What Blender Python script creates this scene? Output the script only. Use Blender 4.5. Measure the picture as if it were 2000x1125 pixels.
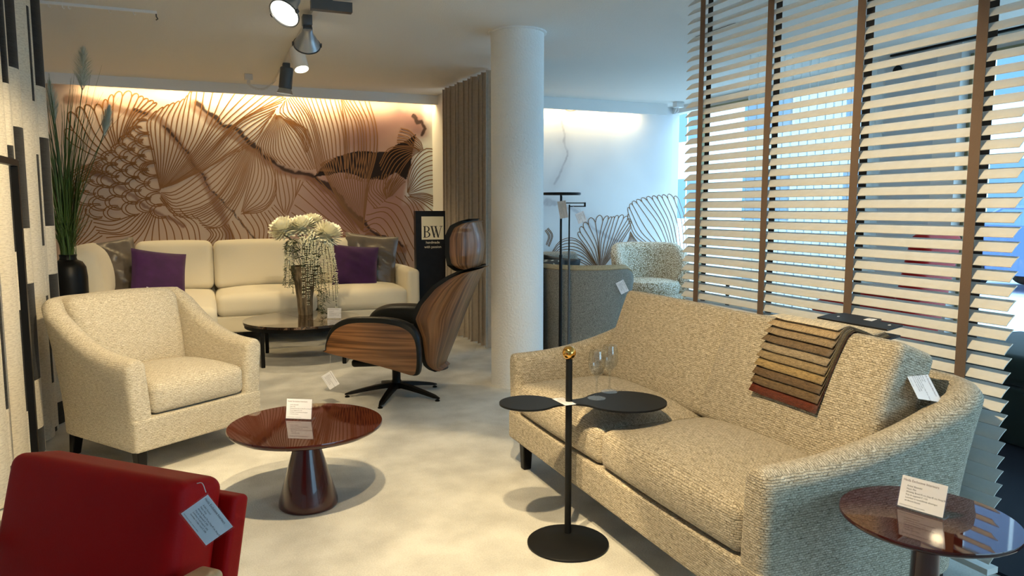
import bpy, bmesh, math, random
import numpy as np
from mathutils import Vector, Matrix, noise
for o in list(bpy.data.objects): bpy.data.objects.remove(o)
C = bpy.context.scene.collection
R = math.radians
PI = math.pi
rnd = random.Random(7)
scene = bpy.context.scene
# ---------------------------------------------------------------- camera, sky, exposure
cam = bpy.data.cameras.new('camera'); cam.sensor_width = 36; cam.lens = 25.92; cam.clip_end = 200
co = bpy.data.objects.new('camera', cam); C.objects.link(co)
co.location = (0, 0, 1.25); co.rotation_euler = (R(90-6.2), 0, R(-22.5))
scene.camera = co
vs = scene.view_settings
vs.view_transform = 'Standard'; vs.look = 'None'; vs.gamma = 1; vs.use_curve_mapping = False; vs.exposure = -0.32
SKY = 6.4
w = bpy.data.worlds.new('sky'); scene.world = w; w.use_nodes = True
bg = w.node_tree.nodes['Background']; bg.inputs[0].default_value = (0.44, 0.74, 1.0, 1); bg.inputs[1].default_value = SKY
WARM = (1.0, 0.77, 0.44)

# ---------------------------------------------------------------- materials
def nd(nt, t, **kw):
    n = nt.nodes.new(t)
    for k, v in kw.items(): setattr(n, k, v)
    return n
def base(name):
    m = bpy.data.materials.new(name); m.use_nodes = True
    nt = m.node_tree; b = nt.nodes['Principled BSDF']
    return m, nt, b
def ramp(nt, stops):
    r = nd(nt, 'ShaderNodeValToRGB'); e = r.color_ramp.elements
    while len(e) < len(stops): e.new(0.5)
    for i, (p, c) in enumerate(stops):
        e[i].position = p; e[i].color = (c[0], c[1], c[2], 1)
    return r
def coords(nt, space, scale):
    tc = nd(nt, 'ShaderNodeTexCoord'); mp = nd(nt, 'ShaderNodeMapping')
    mp.inputs['Scale'].default_value = scale if isinstance(scale, (tuple, list)) else (scale,)*3
    nt.links.new(tc.outputs[space], mp.inputs['Vector'])
    return mp
def mat(name, col, rough=0.6, metal=0.0, var=0.0, vscale=8.0, bump=0.0, bscale=200.0, spec=0.5, coat=0.0, sheen=0.0, space='Object', emit=None, es=0.0, trans=0.0, ior=1.45):
    m, nt, b = base(name); L = nt.links.new
    b.inputs['Base Color'].default_value = (*col, 1); b.inputs['Roughness'].default_value = rough
    b.inputs['Metallic'].default_value = metal; b.inputs['Specular IOR Level'].default_value = spec
    b.inputs['Coat Weight'].default_value = coat; b.inputs['Coat Roughness'].default_value = 0.03
    b.inputs['Sheen Weight'].default_value = sheen; b.inputs['Transmission Weight'].default_value = trans; b.inputs['IOR'].default_value = ior
    if emit: b.inputs['Emission Color'].default_value = (*emit, 1); b.inputs['Emission Strength'].default_value = es
    if var > 0:
        mp = coords(nt, space, vscale); n = nd(nt, 'ShaderNodeTexNoise'); n.inputs['Scale'].default_value = 1; n.inputs['Detail'].default_value = 5
        L(mp.outputs[0], n.inputs['Vector'])
        r = ramp(nt, [(0.3, [c*(1-var) for c in col]), (0.7, [min(1, c*(1+var)) for c in col])])
        L(n.outputs[0], r.inputs[0]); L(r.outputs[0], b.inputs['Base Color'])
    if bump > 0:
        mp = coords(nt, space, bscale); n = nd(nt, 'ShaderNodeTexNoise'); n.inputs['Scale'].default_value = 1; n.inputs['Detail'].default_value = 3
        L(mp.outputs[0], n.inputs['Vector'])
        bp = nd(nt, 'ShaderNodeBump'); bp.inputs['Strength'].default_value = bump; bp.inputs['Distance'].default_value = 0.01
        L(n.outputs[0], bp.inputs['Height']); L(bp.outputs[0], b.inputs['Normal'])
    return m
def weave(name, light, mid, dark, sx=0.012, sy=0.007, contrast=0.36):
    """tweed: rows of short yarn floats (UV in metres) with slubby colour"""
    m, nt, b = base(name); L = nt.links.new
    mp = coords(nt, 'UV', 1.0)
    br = nd(nt, 'ShaderNodeTexBrick'); br.offset = 0.5
    br.inputs['Scale'].default_value = 1.0; br.inputs['Brick Width'].default_value = sx; br.inputs['Row Height'].default_value = sy
    br.inputs['Mortar Size'].default_value = sy*0.22; br.inputs['Mortar Smooth'].default_value = 1.0; br.inputs['Bias'].default_value = 0.0
    br.inputs['Color1'].default_value = (*light, 1); br.inputs['Color2'].default_value = (*mid, 1); br.inputs['Mortar'].default_value = (*dark, 1)
    nz = nd(nt, 'ShaderNodeTexNoise'); nz.inputs['Scale'].default_value = 90; nz.inputs['Detail'].default_value = 2
    L(mp.outputs[0], nz.inputs['Vector'])
    mx0 = nd(nt, 'ShaderNodeVectorMath', operation='MULTIPLY_ADD'); mx0.inputs[1].default_value = (sx*1.6, sy*1.1, 0)
    L(nz.outputs['Color'], mx0.inputs[0]); L(mp.outputs[0], mx0.inputs[2]); L(mx0.outputs[0], br.inputs['Vector'])
    mp2 = coords(nt, 'UV', (45, 170, 1)); n2 = nd(nt, 'ShaderNodeTexNoise'); n2.inputs['Scale'].default_value = 1; n2.inputs['Detail'].default_value = 4
    L(mp2.outputs[0], n2.inputs['Vector'])
    r = ramp(nt, [(0.32, dark), (0.5, mid), (0.66, light)]); L(n2.outputs[0], r.inputs[0])
    mx = nd(nt, 'ShaderNodeMixRGB'); mx.inputs[0].default_value = contrast
    L(br.outputs['Color'], mx.inputs[1]); L(r.outputs[0], mx.inputs[2]); L(mx.outputs[0], b.inputs['Base Color'])
    b.inputs['Roughness'].default_value = 0.9; b.inputs['Specular IOR Level'].default_value = 0.15; b.inputs['Sheen Weight'].default_value = 0.15
    bp = nd(nt, 'ShaderNodeBump'); bp.inputs['Strength'].default_value = 0.5; bp.inputs['Distance'].default_value = 0.004
    inv = nd(nt, 'ShaderNodeMath', operation='SUBTRACT'); inv.inputs[0].default_value = 1.0
    L(br.outputs['Fac'], inv.inputs[1]); L(inv.outputs[0], bp.inputs['Height']); L(bp.outputs[0], b.inputs['Normal'])
    return m
def woodmat(name, c1, c2, c3, scale=(2, 60, 60), space='UV', rough=0.35):
    m, nt, b = base(name); L = nt.links.new
    mp = coords(nt, space, scale); n = nd(nt, 'ShaderNodeTexNoise'); n.inputs['Scale'].default_value = 1; n.inputs['Detail'].default_value = 6; n.inputs['Distortion'].default_value = 0.6
    L(mp.outputs[0], n.inputs['Vector'])
    r = ramp(nt, [(0.3, c1), (0.5, c2), (0.68, c3)]); L(n.outputs[0], r.inputs[0]); L(r.outputs[0], b.inputs['Base Color'])
    b.inputs['Roughness'].default_value = rough; b.inputs['Coat Weight'].default_value = 0.2; b.inputs['Coat Roughness'].default_value = 0.2
    return m
def glassmat(name, tint=(1, 1, 1), ior=1.45, f0=0.035):
    m, nt, b = base(name); L = nt.links.new
    tr = nd(nt, 'ShaderNodeBsdfTransparent'); tr.inputs[0].default_value = (*tint, 1)
    gl = nd(nt, 'ShaderNodeBsdfGlossy'); gl.inputs['Roughness'].default_value = 0.02
    fr = nd(nt, 'ShaderNodeLayerWeight'); pw = nd(nt, 'ShaderNodeMath', operation='POWER'); pw.inputs[1].default_value = 5.0; L(fr.outputs['Facing'], pw.inputs[0])
    ma = nd(nt, 'ShaderNodeMath', operation='MULTIPLY_ADD'); ma.inputs[1].default_value = 0.6; ma.inputs[2].default_value = f0; L(pw.outputs[0], ma.inputs[0])
    mx = nd(nt, 'ShaderNodeMixShader'); L(ma.outputs[0], mx.inputs[0]); L(tr.outputs[0], mx.inputs[1]); L(gl.outputs[0], mx.inputs[2])
    L(mx.outputs[0], nt.nodes['Material Output'].inputs['Surface'])
    return m
def sheermat(name, col, op):
    m, nt, b = base(name); L = nt.links.new
    b.inputs['Base Color'].default_value = (*col, 1); b.inputs['Roughness'].default_value = 0.9
    tl = nd(nt, 'ShaderNodeBsdfTranslucent'); tl.inputs[0].default_value = (*col, 1)
    m1 = nd(nt, 'ShaderNodeMixShader'); m1.inputs[0].default_value = 0.5; L(b.outputs[0], m1.inputs[1]); L(tl.outputs[0], m1.inputs[2])
    tr = nd(nt, 'ShaderNodeBsdfTransparent')
    mx = nd(nt, 'ShaderNodeMixShader'); mx.inputs[0].default_value = op; L(tr.outputs[0], mx.inputs[1]); L(m1.outputs[0], mx.inputs[2])
    L(mx.outputs[0], nt.nodes['Material Output'].inputs['Surface'])
    return m
def patmat(name, light, dark, scale, thr=0.5, space='UV'):
    """small speckle / leopard pattern upholstery"""
    m, nt, b = base(name); L = nt.links.new
    mp = coords(nt, space, scale); v = nd(nt, 'ShaderNodeTexVoronoi'); v.feature = 'DISTANCE_TO_EDGE'; v.inputs['Scale'].default_value = 1
    L(mp.outputs[0], v.inputs['Vector'])
    r = ramp(nt, [(0.0, dark), (thr*0.5, dark), (thr*0.75, light)]); L(v.outputs['Distance'], r.inputs[0]); L(r.outputs[0], b.inputs['Base Color'])
    b.inputs['Roughness'].default_value = 0.9
    return m
def vcolmat(name, rough=0.85):
    m, nt, b = base(name)
    a = nd(nt, 'ShaderNodeVertexColor'); a.layer_name = 'Col'
    nt.links.new(a.outputs[0], b.inputs['Base Color']); b.inputs['Roughness'].default_value = rough; b.inputs['Specular IOR Level'].default_value = 0.2
    return m
M = {}
M['ceiling'] = mat('ceiling_plaster', (0.74, 0.72, 0.68), 0.95, bump=0.25, bscale=160)
M['wall'] = mat('white_plaster', (0.78, 0.78, 0.77), 0.9, bump=0.1, bscale=120)
M['column'] = mat('rough_plaster', (0.80, 0.80, 0.78), 0.9, bump=0.6, bscale=70)
M['black'] = mat('black_metal', (0.004, 0.004, 0.004), 0.4, spec=0.25)
M['blackwood'] = mat('black_stained_wood', (0.006, 0.005, 0.005), 0.4, var=0.3, vscale=20, spec=0.25)
M['leather'] = mat('black_leather', (0.006, 0.0065, 0.0055), 0.4, spec=0.35, bump=0.08, bscale=260)
M['darkgrey'] = mat('dark_grey_metal', (0.07, 0.075, 0.08), 0.4)
M['silver'] = mat('brushed_aluminium', (0.42, 0.44, 0.46), 0.35, metal=0.8)
M['whitemetal'] = mat('white_enamel', (0.70, 0.66, 0.60), 0.45)
M['whiteplastic'] = mat('white_plastic', (0.78, 0.78, 0.78), 0.4)
M['bulb'] = mat('lamp_glow', (1, 1, 1), 0.5, emit=(1.0, 0.9, 0.7), es=18)
M['tweed'] = weave('beige_tweed', (0.70, 0.62, 0.48), (0.46, 0.39, 0.275), (0.11, 0.085, 0.05))
M['tweedpale'] = weave('cream_tweed', (0.81, 0.74, 0.59), (0.66, 0.58, 0.43), (0.34, 0.28, 0.18), 0.016, 0.008)
M['ivory'] = mat('ivory_felt', (0.72, 0.66, 0.52), 0.95, bump=0.15, bscale=300, sheen=0.2)
M['satin'] = mat('taupe_satin', (0.115, 0.095, 0.078), 0.30, var=0.2, vscale=6, sheen=0.1)
M['purple'] = mat('purple_velvet', (0.040, 0.006, 0.060), 0.85, var=0.25, vscale=9, sheen=0.15)
M['redleather'] = mat('red_leather', (0.38, 0.003, 0.003), 0.5, spec=0.15, bump=0.06, bscale=240)
M['oak'] = woodmat('oak', (0.50, 0.27, 0.11), (0.60, 0.35, 0.16), (0.68, 0.42, 0.2), (3, 40, 40), 'Object')
M['walnut'] = woodmat('walnut_veneer', (0.055, 0.020, 0.007), (0.17, 0.070, 0.022), (0.30, 0.14, 0.055), (50, 1.6, 1), 'UV')
M['wine'] = mat('wine_lacquer', (0.045, 0.004, 0.004), 0.25, coat=0.6)
M['wineglass_top'] = mat('wine_tinted_glass', (0.045, 0.006, 0.003), 0.03, coat=0.4, spec=0.5)
M['gold'] = mat('polished_brass', (0.85, 0.48, 0.12), 0.08, metal=1.0)
M['sideblack'] = mat('black_powder_coat', (0.007, 0.0075, 0.008), 0.5, spec=0.25)
M['glass'] = glassmat('clear_glass', (0.95, 0.96, 0.96), f0=0.09)
M['pane'] = glassmat('window_glass', (0.96, 0.98, 0.98), 1.35)
M['acrylic'] = glassmat('acrylic', (0.985, 0.985, 0.99), 1.4)
M['paper'] = mat('white_paper', (0.90, 0.90, 0.92), 0.7)
M['ink'] = mat('black_ink', (0.03, 0.03, 0.035), 0.8)
M['inkgrey'] = mat('dark_red_ink', (0.11, 0.05, 0.05), 0.8)
M['string'] = mat('thin_string', (0.6, 0.55, 0.5), 0.7)
M['slat'] = mat('cream_painted_wood', (0.68, 0.67, 0.63), 0.5, var=0.04, vscale=(30))
M['tape'] = mat('brown_ladder_tape', (0.155, 0.105, 0.075), 0.9, bump=0.3, bscale=400)
M['tapeshaded'] = mat('shaded_ladder_tape', (0.05, 0.04, 0.035), 0.9)  # rear tapes coloured dark to stand for backlit shade; ladder cords share it
M['taupe'] = mat('taupe_drape', (0.44, 0.38, 0.31), 0.9, var=0.08, vscale=40, sheen=0.2)
M['greydrape'] = mat('grey_drape', (0.16, 0.18, 0.20), 0.9)
M['sheer'] = sheermat('sheer_voile', (0.86, 0.88, 0.86), 0.5)
M['grass'] = mat('grass_leaf', (0.045, 0.085, 0.018), 0.5, var=0.45, vscale=5)
M['plume'] = mat('pale_plume', (0.52, 0.58, 0.50), 0.95)
M['fern'] = mat('dark_fern', (0.030, 0.045, 0.012), 0.6, var=0.4, vscale=30)
M['leaf'] = mat('green_leaf', (0.04, 0.06, 0.015), 0.5)
M['petal'] = mat('white_petal', (0.90, 0.88, 0.72), 0.7)
M['blossom'] = mat('cream_blossom', (0.92, 0.88, 0.66), 0.7)
M['greyfelt'] = mat('grey_boucle', (0.24, 0.225, 0.19), 0.95, var=0.55, vscale=170, bump=0.4, bscale=200)
M['sandfelt'] = mat('sand_boucle', (0.50, 0.38, 0.22), 0.95, var=0.25, vscale=150, bump=0.4, bscale=200)
M['leopard'] = patmat('speckled_jacquard', (0.82, 0.78, 0.68), (0.30, 0.24, 0.15), 55, 0.22, 'Object')
M['darkrug'] = mat('navy_carpet', (0.006, 0.009, 0.018), 0.95)
M['greenvelvet'] = mat('dark_green_velvet', (0.006, 0.018, 0.014), 0.8, sheen=0.15)
M['olive'] = mat('olive_painted_frame', (0.26, 0.25, 0.14), 0.5)
M['cream_frame'] = mat('cream_painted_frame', (0.72, 0.70, 0.52), 0.5)
M['tabletwood'] = woodmat('pale_wood', (0.42, 0.28, 0.17), (0.55, 0.38, 0.24), (0.62, 0.45, 0.3), (4, 40, 40), 'Object')

# ---------------------------------------------------------------- mesh helpers
def obj(name, v, f, m, parent=None, loc=(0, 0, 0), rot=(0, 0, 0), smooth=True, ang=40, uv=None):
    me = bpy.data.meshes.new(name); me.from_pydata([tuple(p) for p in v], [], f); me.update()
    if m is not None: me.materials.append(m)
    if smooth:
        me.shade_smooth()
        if ang is not None and ang < 180: me.set_sharp_from_angle(angle=R(ang))
    if uv == 'cube': cubeuv(me)
    elif uv is not None:
        l = me.uv_layers.new(name='UVMap'); idx = np.empty(len(me.loops), dtype=np.int32); me.loops.foreach_get('vertex_index', idx)
        l.data.foreach_set('uv', np.asarray(uv, dtype=np.float32)[idx].ravel())
    o = bpy.data.objects.new(name, me); C.objects.link(o)
    o.parent = parent; o.location = loc; o.rotation_euler = rot
    return o
def cubeuv(me):
    l = me.uv_layers.new(name='UVMap'); V = me.vertices; out = []
    for p in me.polygons:
        n = p.normal; a = max(range(3), key=lambda i: abs(n[i])*(1.0 if i != 2 else 0.95))
        for li in p.loop_indices:
            c = V[me.loops[li].vertex_index].co
            out += {0: (c.y, c.z), 1: (c.x, c.z), 2: (c.x, c.y)}[a]
    l.data.foreach_set('uv', out)
def tag(o, label=None, cat=None, group=None, kind=None):
    if label: o['label'] = label
    if cat: o['category'] = cat
    if group: o['group'] = group
    if kind: o['kind'] = kind
    return o
def thing(name, label, cat, loc=(0, 0, 0), rz=0.0, group=None):
    o = bpy.data.objects.new(name, None); C.objects.link(o); o.location = loc; o.rotation_euler = (0, 0, rz); o.empty_display_size = 0.1
    return tag(o, label, cat, group)
def copy_tree(o, parent=None):
    c = o.copy(); C.objects.link(c); c.parent = parent
    for ch in list(o.children): copy_tree(ch, c)
    return c
class MB:
    def __init__(s): s.v = []; s.f = []
    def add(s, v, f):
        n = len(s.v); s.v += [tuple(p) for p in v]; s.f += [tuple(i+n for i in q) for q in f]; return s
    def box(s, x0, x1, y0, y1, z0, z1):
        return s.add([(x0, y0, z0), (x1, y0, z0), (x1, y1, z0), (x0, y1, z0), (x0, y0, z1), (x1, y0, z1), (x1, y1, z1), (x0, y1, z1)],
                     [(0, 3, 2, 1), (4, 5, 6, 7), (0, 1, 5, 4), (1, 2, 6, 5), (2, 3, 7, 6), (3, 0, 4, 7)])
    def obj(s, name, m, parent=None, **k): return obj(name, s.v, s.f, m, parent, **k)
def bevel(o, wd, seg=2):
    bm = bmesh.new(); bm.from_mesh(o.data)
    bmesh.ops.bevel(bm, geom=list(bm.edges), offset=wd, segments=seg, affect='EDGES', profile=0.5)
    bm.to_mesh(o.data); bm.free(); o.data.shade_smooth(); o.data.set_sharp_from_angle(angle=R(35)); return o
def boxo(name, x0, x1, y0, y1, z0, z1, m, parent=None, bev=0.0, **k):
    o = MB().box(x0, x1, y0, y1, z0, z1).obj(name, m, parent, smooth=False, **k)
    if bev: bevel(o, bev)
    return o
def ringface(n, a, b, flip=False):
    q = [(a+i, a+(i+1) % n, b+(i+1) % n, b+i) for i in range(n)]
    return [tuple(reversed(t)) for t in q] if flip else q
def loft(secs, caps=(True, True), closed=False):
    """secs: list of equal-length closed point loops"""
    n = len(secs[0]); v = [p for s in secs for p in s]; f = []
    for k in range(len(secs)-1): f += ringface(n, k*n, (k+1)*n)
    if closed: f += ringface(n, (len(secs)-1)*n, 0)
    if caps[0] and not closed: f.append(tuple(reversed(range(n))))
    if caps[1] and not closed: f.append(tuple(range((len(secs)-1)*n, len(secs)*n)))
    return v, f
def lathe(prof, n=32, center=(0, 0), ring=False):
    secs = [[(center[0]+r*math.cos(2*PI*i/n), center[1]+r*math.sin(2*PI*i/n), z) for i in range(n)] for r, z in prof]
    return loft(secs, (not ring, not ring))
def tube(pts, r, n=8, cap=True, rr=None):
    P = [Vector(p) for p in pts]; secs = []; prev = None
    for i, p in enumerate(P):
        t = ((P[min(i+1, len(P)-1)]-P[max(i-1, 0)])).normalized()
        if prev is None: a = t.orthogonal().normalized()
        else: a = (prev - t*prev.dot(t)).normalized()
        prev = a; b = t.cross(a); q = rr[i] if rr else r
        secs.append([tuple(p + (a*math.cos(2*PI*k/n) + b*math.sin(2*PI*k/n))*q) for k in range(n)])
    return loft(secs, (cap, cap))
def prism(outline, z0, z1, bev=0.0):
    """outline (x,y) ccw extruded along z"""
    n = len(outline)
    if bev <= 0: return loft([[(x, y, z0) for x, y in outline], [(x, y, z1) for x, y in outline]])
    cx = sum(p[0] for p in outline)/n; cy = sum(p[1] for p in outline)/n
    def ins(d):
        out = []
        for i in range(n):
            a = Vector(outline[i-1]); b = Vector(outline[i]); c = Vector(outline[(i+1) % n])
            e = (c-a); nrm = Vector((-e.y, e.x)).normalized(); out.append(b+nrm*d)
        return out
    i1 = ins(bev); i2 = ins(bev*0.3)
    return loft([[(p.x, p.y, z0) for p in i1], [(p.x, p.y, z0+bev*0.3) for p in i2], [(x, y, z0+bev) for x, y in outline], [(x, y, z1-bev) for x, y in outline], [(p.x, p.y, z1-bev*0.3) for p in i2], [(p.x, p.y, z1) for p in i1]])
def cr(pts, n):
    """Catmull-Rom resample of a polyline"""
    P = [Vector(p) for p in pts]; m = len(P)-1; out = []
    for i in range(n):
        t = i/(n-1)*m; k = min(int(t), m-1); u = t-k
        p1, p2 = P[k], P[k+1]; p0 = P[k-1] if k > 0 else p1*2-p2; p3 = P[k+2] if k+2 <= m else p2*2-p1
        out.append(0.5*((2*p1)+(p2-p0)*u+(2*p0-5*p1+4*p2-p3)*u*u+(3*p1-p0-3*p2+p3)*u**3))
    return out
def interp(x, xs, ys): return float(np.interp(x, xs, ys))
def softbox(sx, sy, sz, r, n=8, deform=None, k=3):
    def axis(L):
        h = L/2; rr = min(r, h*0.98); out = [-h + rr*(1-math.cos(i/k*PI/2))*0 + rr*i/k for i in range(k)]
        out += [-h+rr + (L-2*rr)*i/n for i in range(n+1)]
        out += [h - rr + rr*(i+1)/k for i in range(k)]
        return out, rr
    (X, rx), (Y, ry), (Z, rz) = axis(sx), axis(sy), axis(sz); rr = min(rx, ry, rz)
    nx, ny, nz = len(X)-1, len(Y)-1, len(Z)-1; idx = {}; v = []; f = []
    def vid(i, j, l):
        if (i, j, l) in idx: return idx[(i, j, l)]
        q = Vector((X[i], Y[j], Z[l])); inn = Vector((max(-sx/2+rr, min(sx/2-rr, q.x)), max(-sy/2+rr, min(sy/2-rr, q.y)), max(-sz/2+rr, min(sz/2-rr, q.z))))
        d = q-inn
        p = inn + d.normalized()*rr if d.length > 1e-9 else q
        p = tuple(p)
        if deform: p = deform(*p)
        idx[(i, j, l)] = len(v); v.append(p); return idx[(i, j, l)]
    for i in range(nx):
        for j in range(ny):
            f.append((vid(i, j, 0), vid(i, j+1, 0), vid(i+1, j+1, 0), vid(i+1, j, 0)))
            f.append((vid(i, j, nz), vid(i+1, j, nz), vid(i+1, j+1, nz), vid(i, j+1, nz)))
    for i in range(nx):
        for l in range(nz):
            f.append((vid(i, 0, l), vid(i+1, 0, l), vid(i+1, 0, l+1), vid(i, 0, l+1)))
            f.append((vid(i, ny, l), vid(i, ny, l+1), vid(i+1, ny, l+1), vid(i+1, ny, l)))
    for j in range(ny):
        for l in range(nz):
            f.append((vid(0, j, l), vid(0, j, l+1), vid(0, j+1, l+1), vid(0, j+1, l)))
            f.append((vid(nx, j, l), vid(nx, j+1, l), vid(nx, j+1, l+1), vid(nx, j, l+1)))
    return v, f
def crown(sx, sy, sz, top=0.03, front=0.01, side=0.005, bottom=0.0):
    def d(x, y, z):
        a, b, c = 2*x/sx, 2*y/sy, 2*z/sz
        dz = (1-min(1, abs(a))**2.5)*(1-min(1, abs(b))**2.5)
        z2 = z + (top*dz*max(0, c) if c > 0 else bottom*dz*c)
        y2 = y + (front*(1-min(1, abs(a))**2)*(1-min(1, abs(c))**2))*(1 if b > 0 else -1)*abs(b)
        x2 = x + side*(1-min(1, abs(b))**2)*(1-min(1, abs(c))**2)*(1 if a > 0 else -1)*abs(a)
        return (x2, y2, z2)
    return d
def pillow(w, h, t, n=18, wr=0.0, seed=0, pinch=0.05):
    """knife-edge throw pillow standing in the x-z plane, origin at bottom centre"""
    v = []; f = []
    for s in (-1, 1):
        o = len(v)
        for j in range(n+1):
            for i in range(n+1):
                a = -1+2*i/n; b = -1+2*j/n
                sh = (max(0, 1-a*a)*max(0, 1-b*b))**0.42
                px = a*(w/2)*(1-pinch*(1-b*b)); pz = b*(h/2)*(1-pinch*(1-a*a))
                wv = wr*noise.noise(Vector((a*2.2+seed, b*4+a*2, s*3)))*sh if wr else 0
                v.append((px, s*(t/2*sh+wv), pz+h/2))
        for j in range(n):
            for i in range(n):
                q = (o+j*(n+1)+i, o+j*(n+1)+i+1, o+(j+1)*(n+1)+i+1, o+(j+1)*(n+1)+i)
                f.append(q if s < 0 else tuple(reversed(q)))
    return v, f
def curtain(path, z0, z1, amp, waves, n=240, nz=6, th=0.0):
    """pleated cloth hanging along a 2-D path; sinusoidal folds"""
    P = [Vector(p) for p in path]; seg = [(P[i+1]-P[i]).length for i in range(len(P)-1)]; Ltot = sum(seg)
    v = []; f = []; uv = []
    for k in range(nz+1):
        z = z0+(z1-z0)*k/nz; flare = 1.0+0.25*(1-k/nz)
        for i in range(n+1):
            s = i/n*Ltot; q = s; j = 0
            while j < len(seg)-1 and q > seg[j]: q -= seg[j]; j += 1
            d = (P[j+1]-P[j]).normalized(); nr = Vector((-d.y, d.x)); p = P[j]+d*q
            ph = 2*PI*waves*i/n
            o = amp*flare*math.sin(ph)*(0.9+0.2*math.sin(ph*0.37)) ; o2 = amp*0.5*math.sin(2*ph)
            p = p+nr*o+d*o2*0.6
            v.append((p.x, p.y, z)); uv.append((s, z))
    for k in range(nz):
        for i in range(n):
            a = k*(n+1)+i; f.append((a, a+1, a+n+2, a+n+1))
    return v, f, uv
def textmesh(name, body, size, m, parent=None, loc=(0, 0, 0), rot=(0, 0, 0), align='LEFT', sx=1.0, depth=0.0):
    cu = bpy.data.curves.new(name, 'FONT'); cu.body = body; cu.size = size; cu.align_x = align; cu.resolution_u = 2; cu.extrude = depth
    cu.space_line = 1.25
    t = bpy.data.objects.new(name, cu); C.objects.link(t)
    me = bpy.data.meshes.new_from_object(t.evaluated_get(bpy.context.evaluated_depsgraph_get()))
    bpy.data.objects.remove(t); bpy.data.curves.remove(cu)
    me.materials.clear(); me.materials.append(m)
    o = bpy.data.objects.new(name, me); C.objects.link(o); o.parent = parent; o.location = loc; o.rotation_euler = rot; o.scale = (sx, 1, 1)
    return o
# ================================================================ structure
ZC = 2.44
def struct(o, label, cat=None):
    o['kind'] = 'structure'; o['label'] = label; return o
def carpetmat():
    m, nt, b = base('pale_carpet'); L = nt.links.new
    mp = coords(nt, 'Object', 1.0)
    n1 = nd(nt, 'ShaderNodeTexNoise'); n1.inputs['Scale'].default_value = 5; n1.inputs['Detail'].default_value = 6; L(mp.outputs[0], n1.inputs['Vector'])
    n2 = nd(nt, 'ShaderNodeTexNoise'); n2.inputs['Scale'].default_value = 160; n2.inputs['Detail'].default_value = 3; L(mp.outputs[0], n2.inputs['Vector'])
    ad = nd(nt, 'ShaderNodeMath', operation='MULTIPLY_ADD'); ad.inputs[1].default_value = 0.45; L(n2.outputs[0], ad.inputs[0]); L(n1.outputs[0], ad.inputs[2])
    r = ramp(nt, [(0.52, (0.49, 0.48, 0.44)), (0.9, (0.68, 0.67, 0.62))]); L(ad.outputs[0], r.inputs[0]); L(r.outputs[0], b.inputs['Base Color'])
    b.inputs['Roughness'].default_value = 0.97; b.inputs['Specular IOR Level'].default_value = 0.1
    bp = nd(nt, 'ShaderNodeBump'); bp.inputs['Strength'].default_value = 0.5; bp.inputs['Distance'].default_value = 0.006; L(n2.outputs[0], bp.inputs['Height']); L(bp.outputs[0], b.inputs['Normal'])
    return m
UL, UR, VF, VB, VB2 = -1.35, 5.2, -3.0, 7.94, 7.55
struct(boxo('floor', UL, UR, VF, VB, -0.1, 0.0, carpetmat()), 'pale cream carpeted showroom floor')
struct(boxo('ceiling', UL, UR, VF, VB, ZC, ZC+0.12, M['ceiling']), 'textured white plaster ceiling')
struct(boxo('wall_left', UL-0.1, UL, VF, VB, 0, ZC, M['wall']), 'white wall behind the patterned curtain')
struct(boxo('wall_front', UL, 1.8, VF-0.1, VF, 0, ZC, M['wall']), 'white wall behind the viewer')
struct(boxo('wall_front_sill', 1.8, UR, VF-0.1, VF, 0, 0.3, M['wall']), 'low sill under the shop window behind the viewer')
struct(boxo('wall_front_lintel', 1.8, UR, VF-0.1, VF, 2.36, ZC, M['wall']), 'lintel over the shop window behind the viewer')

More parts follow.
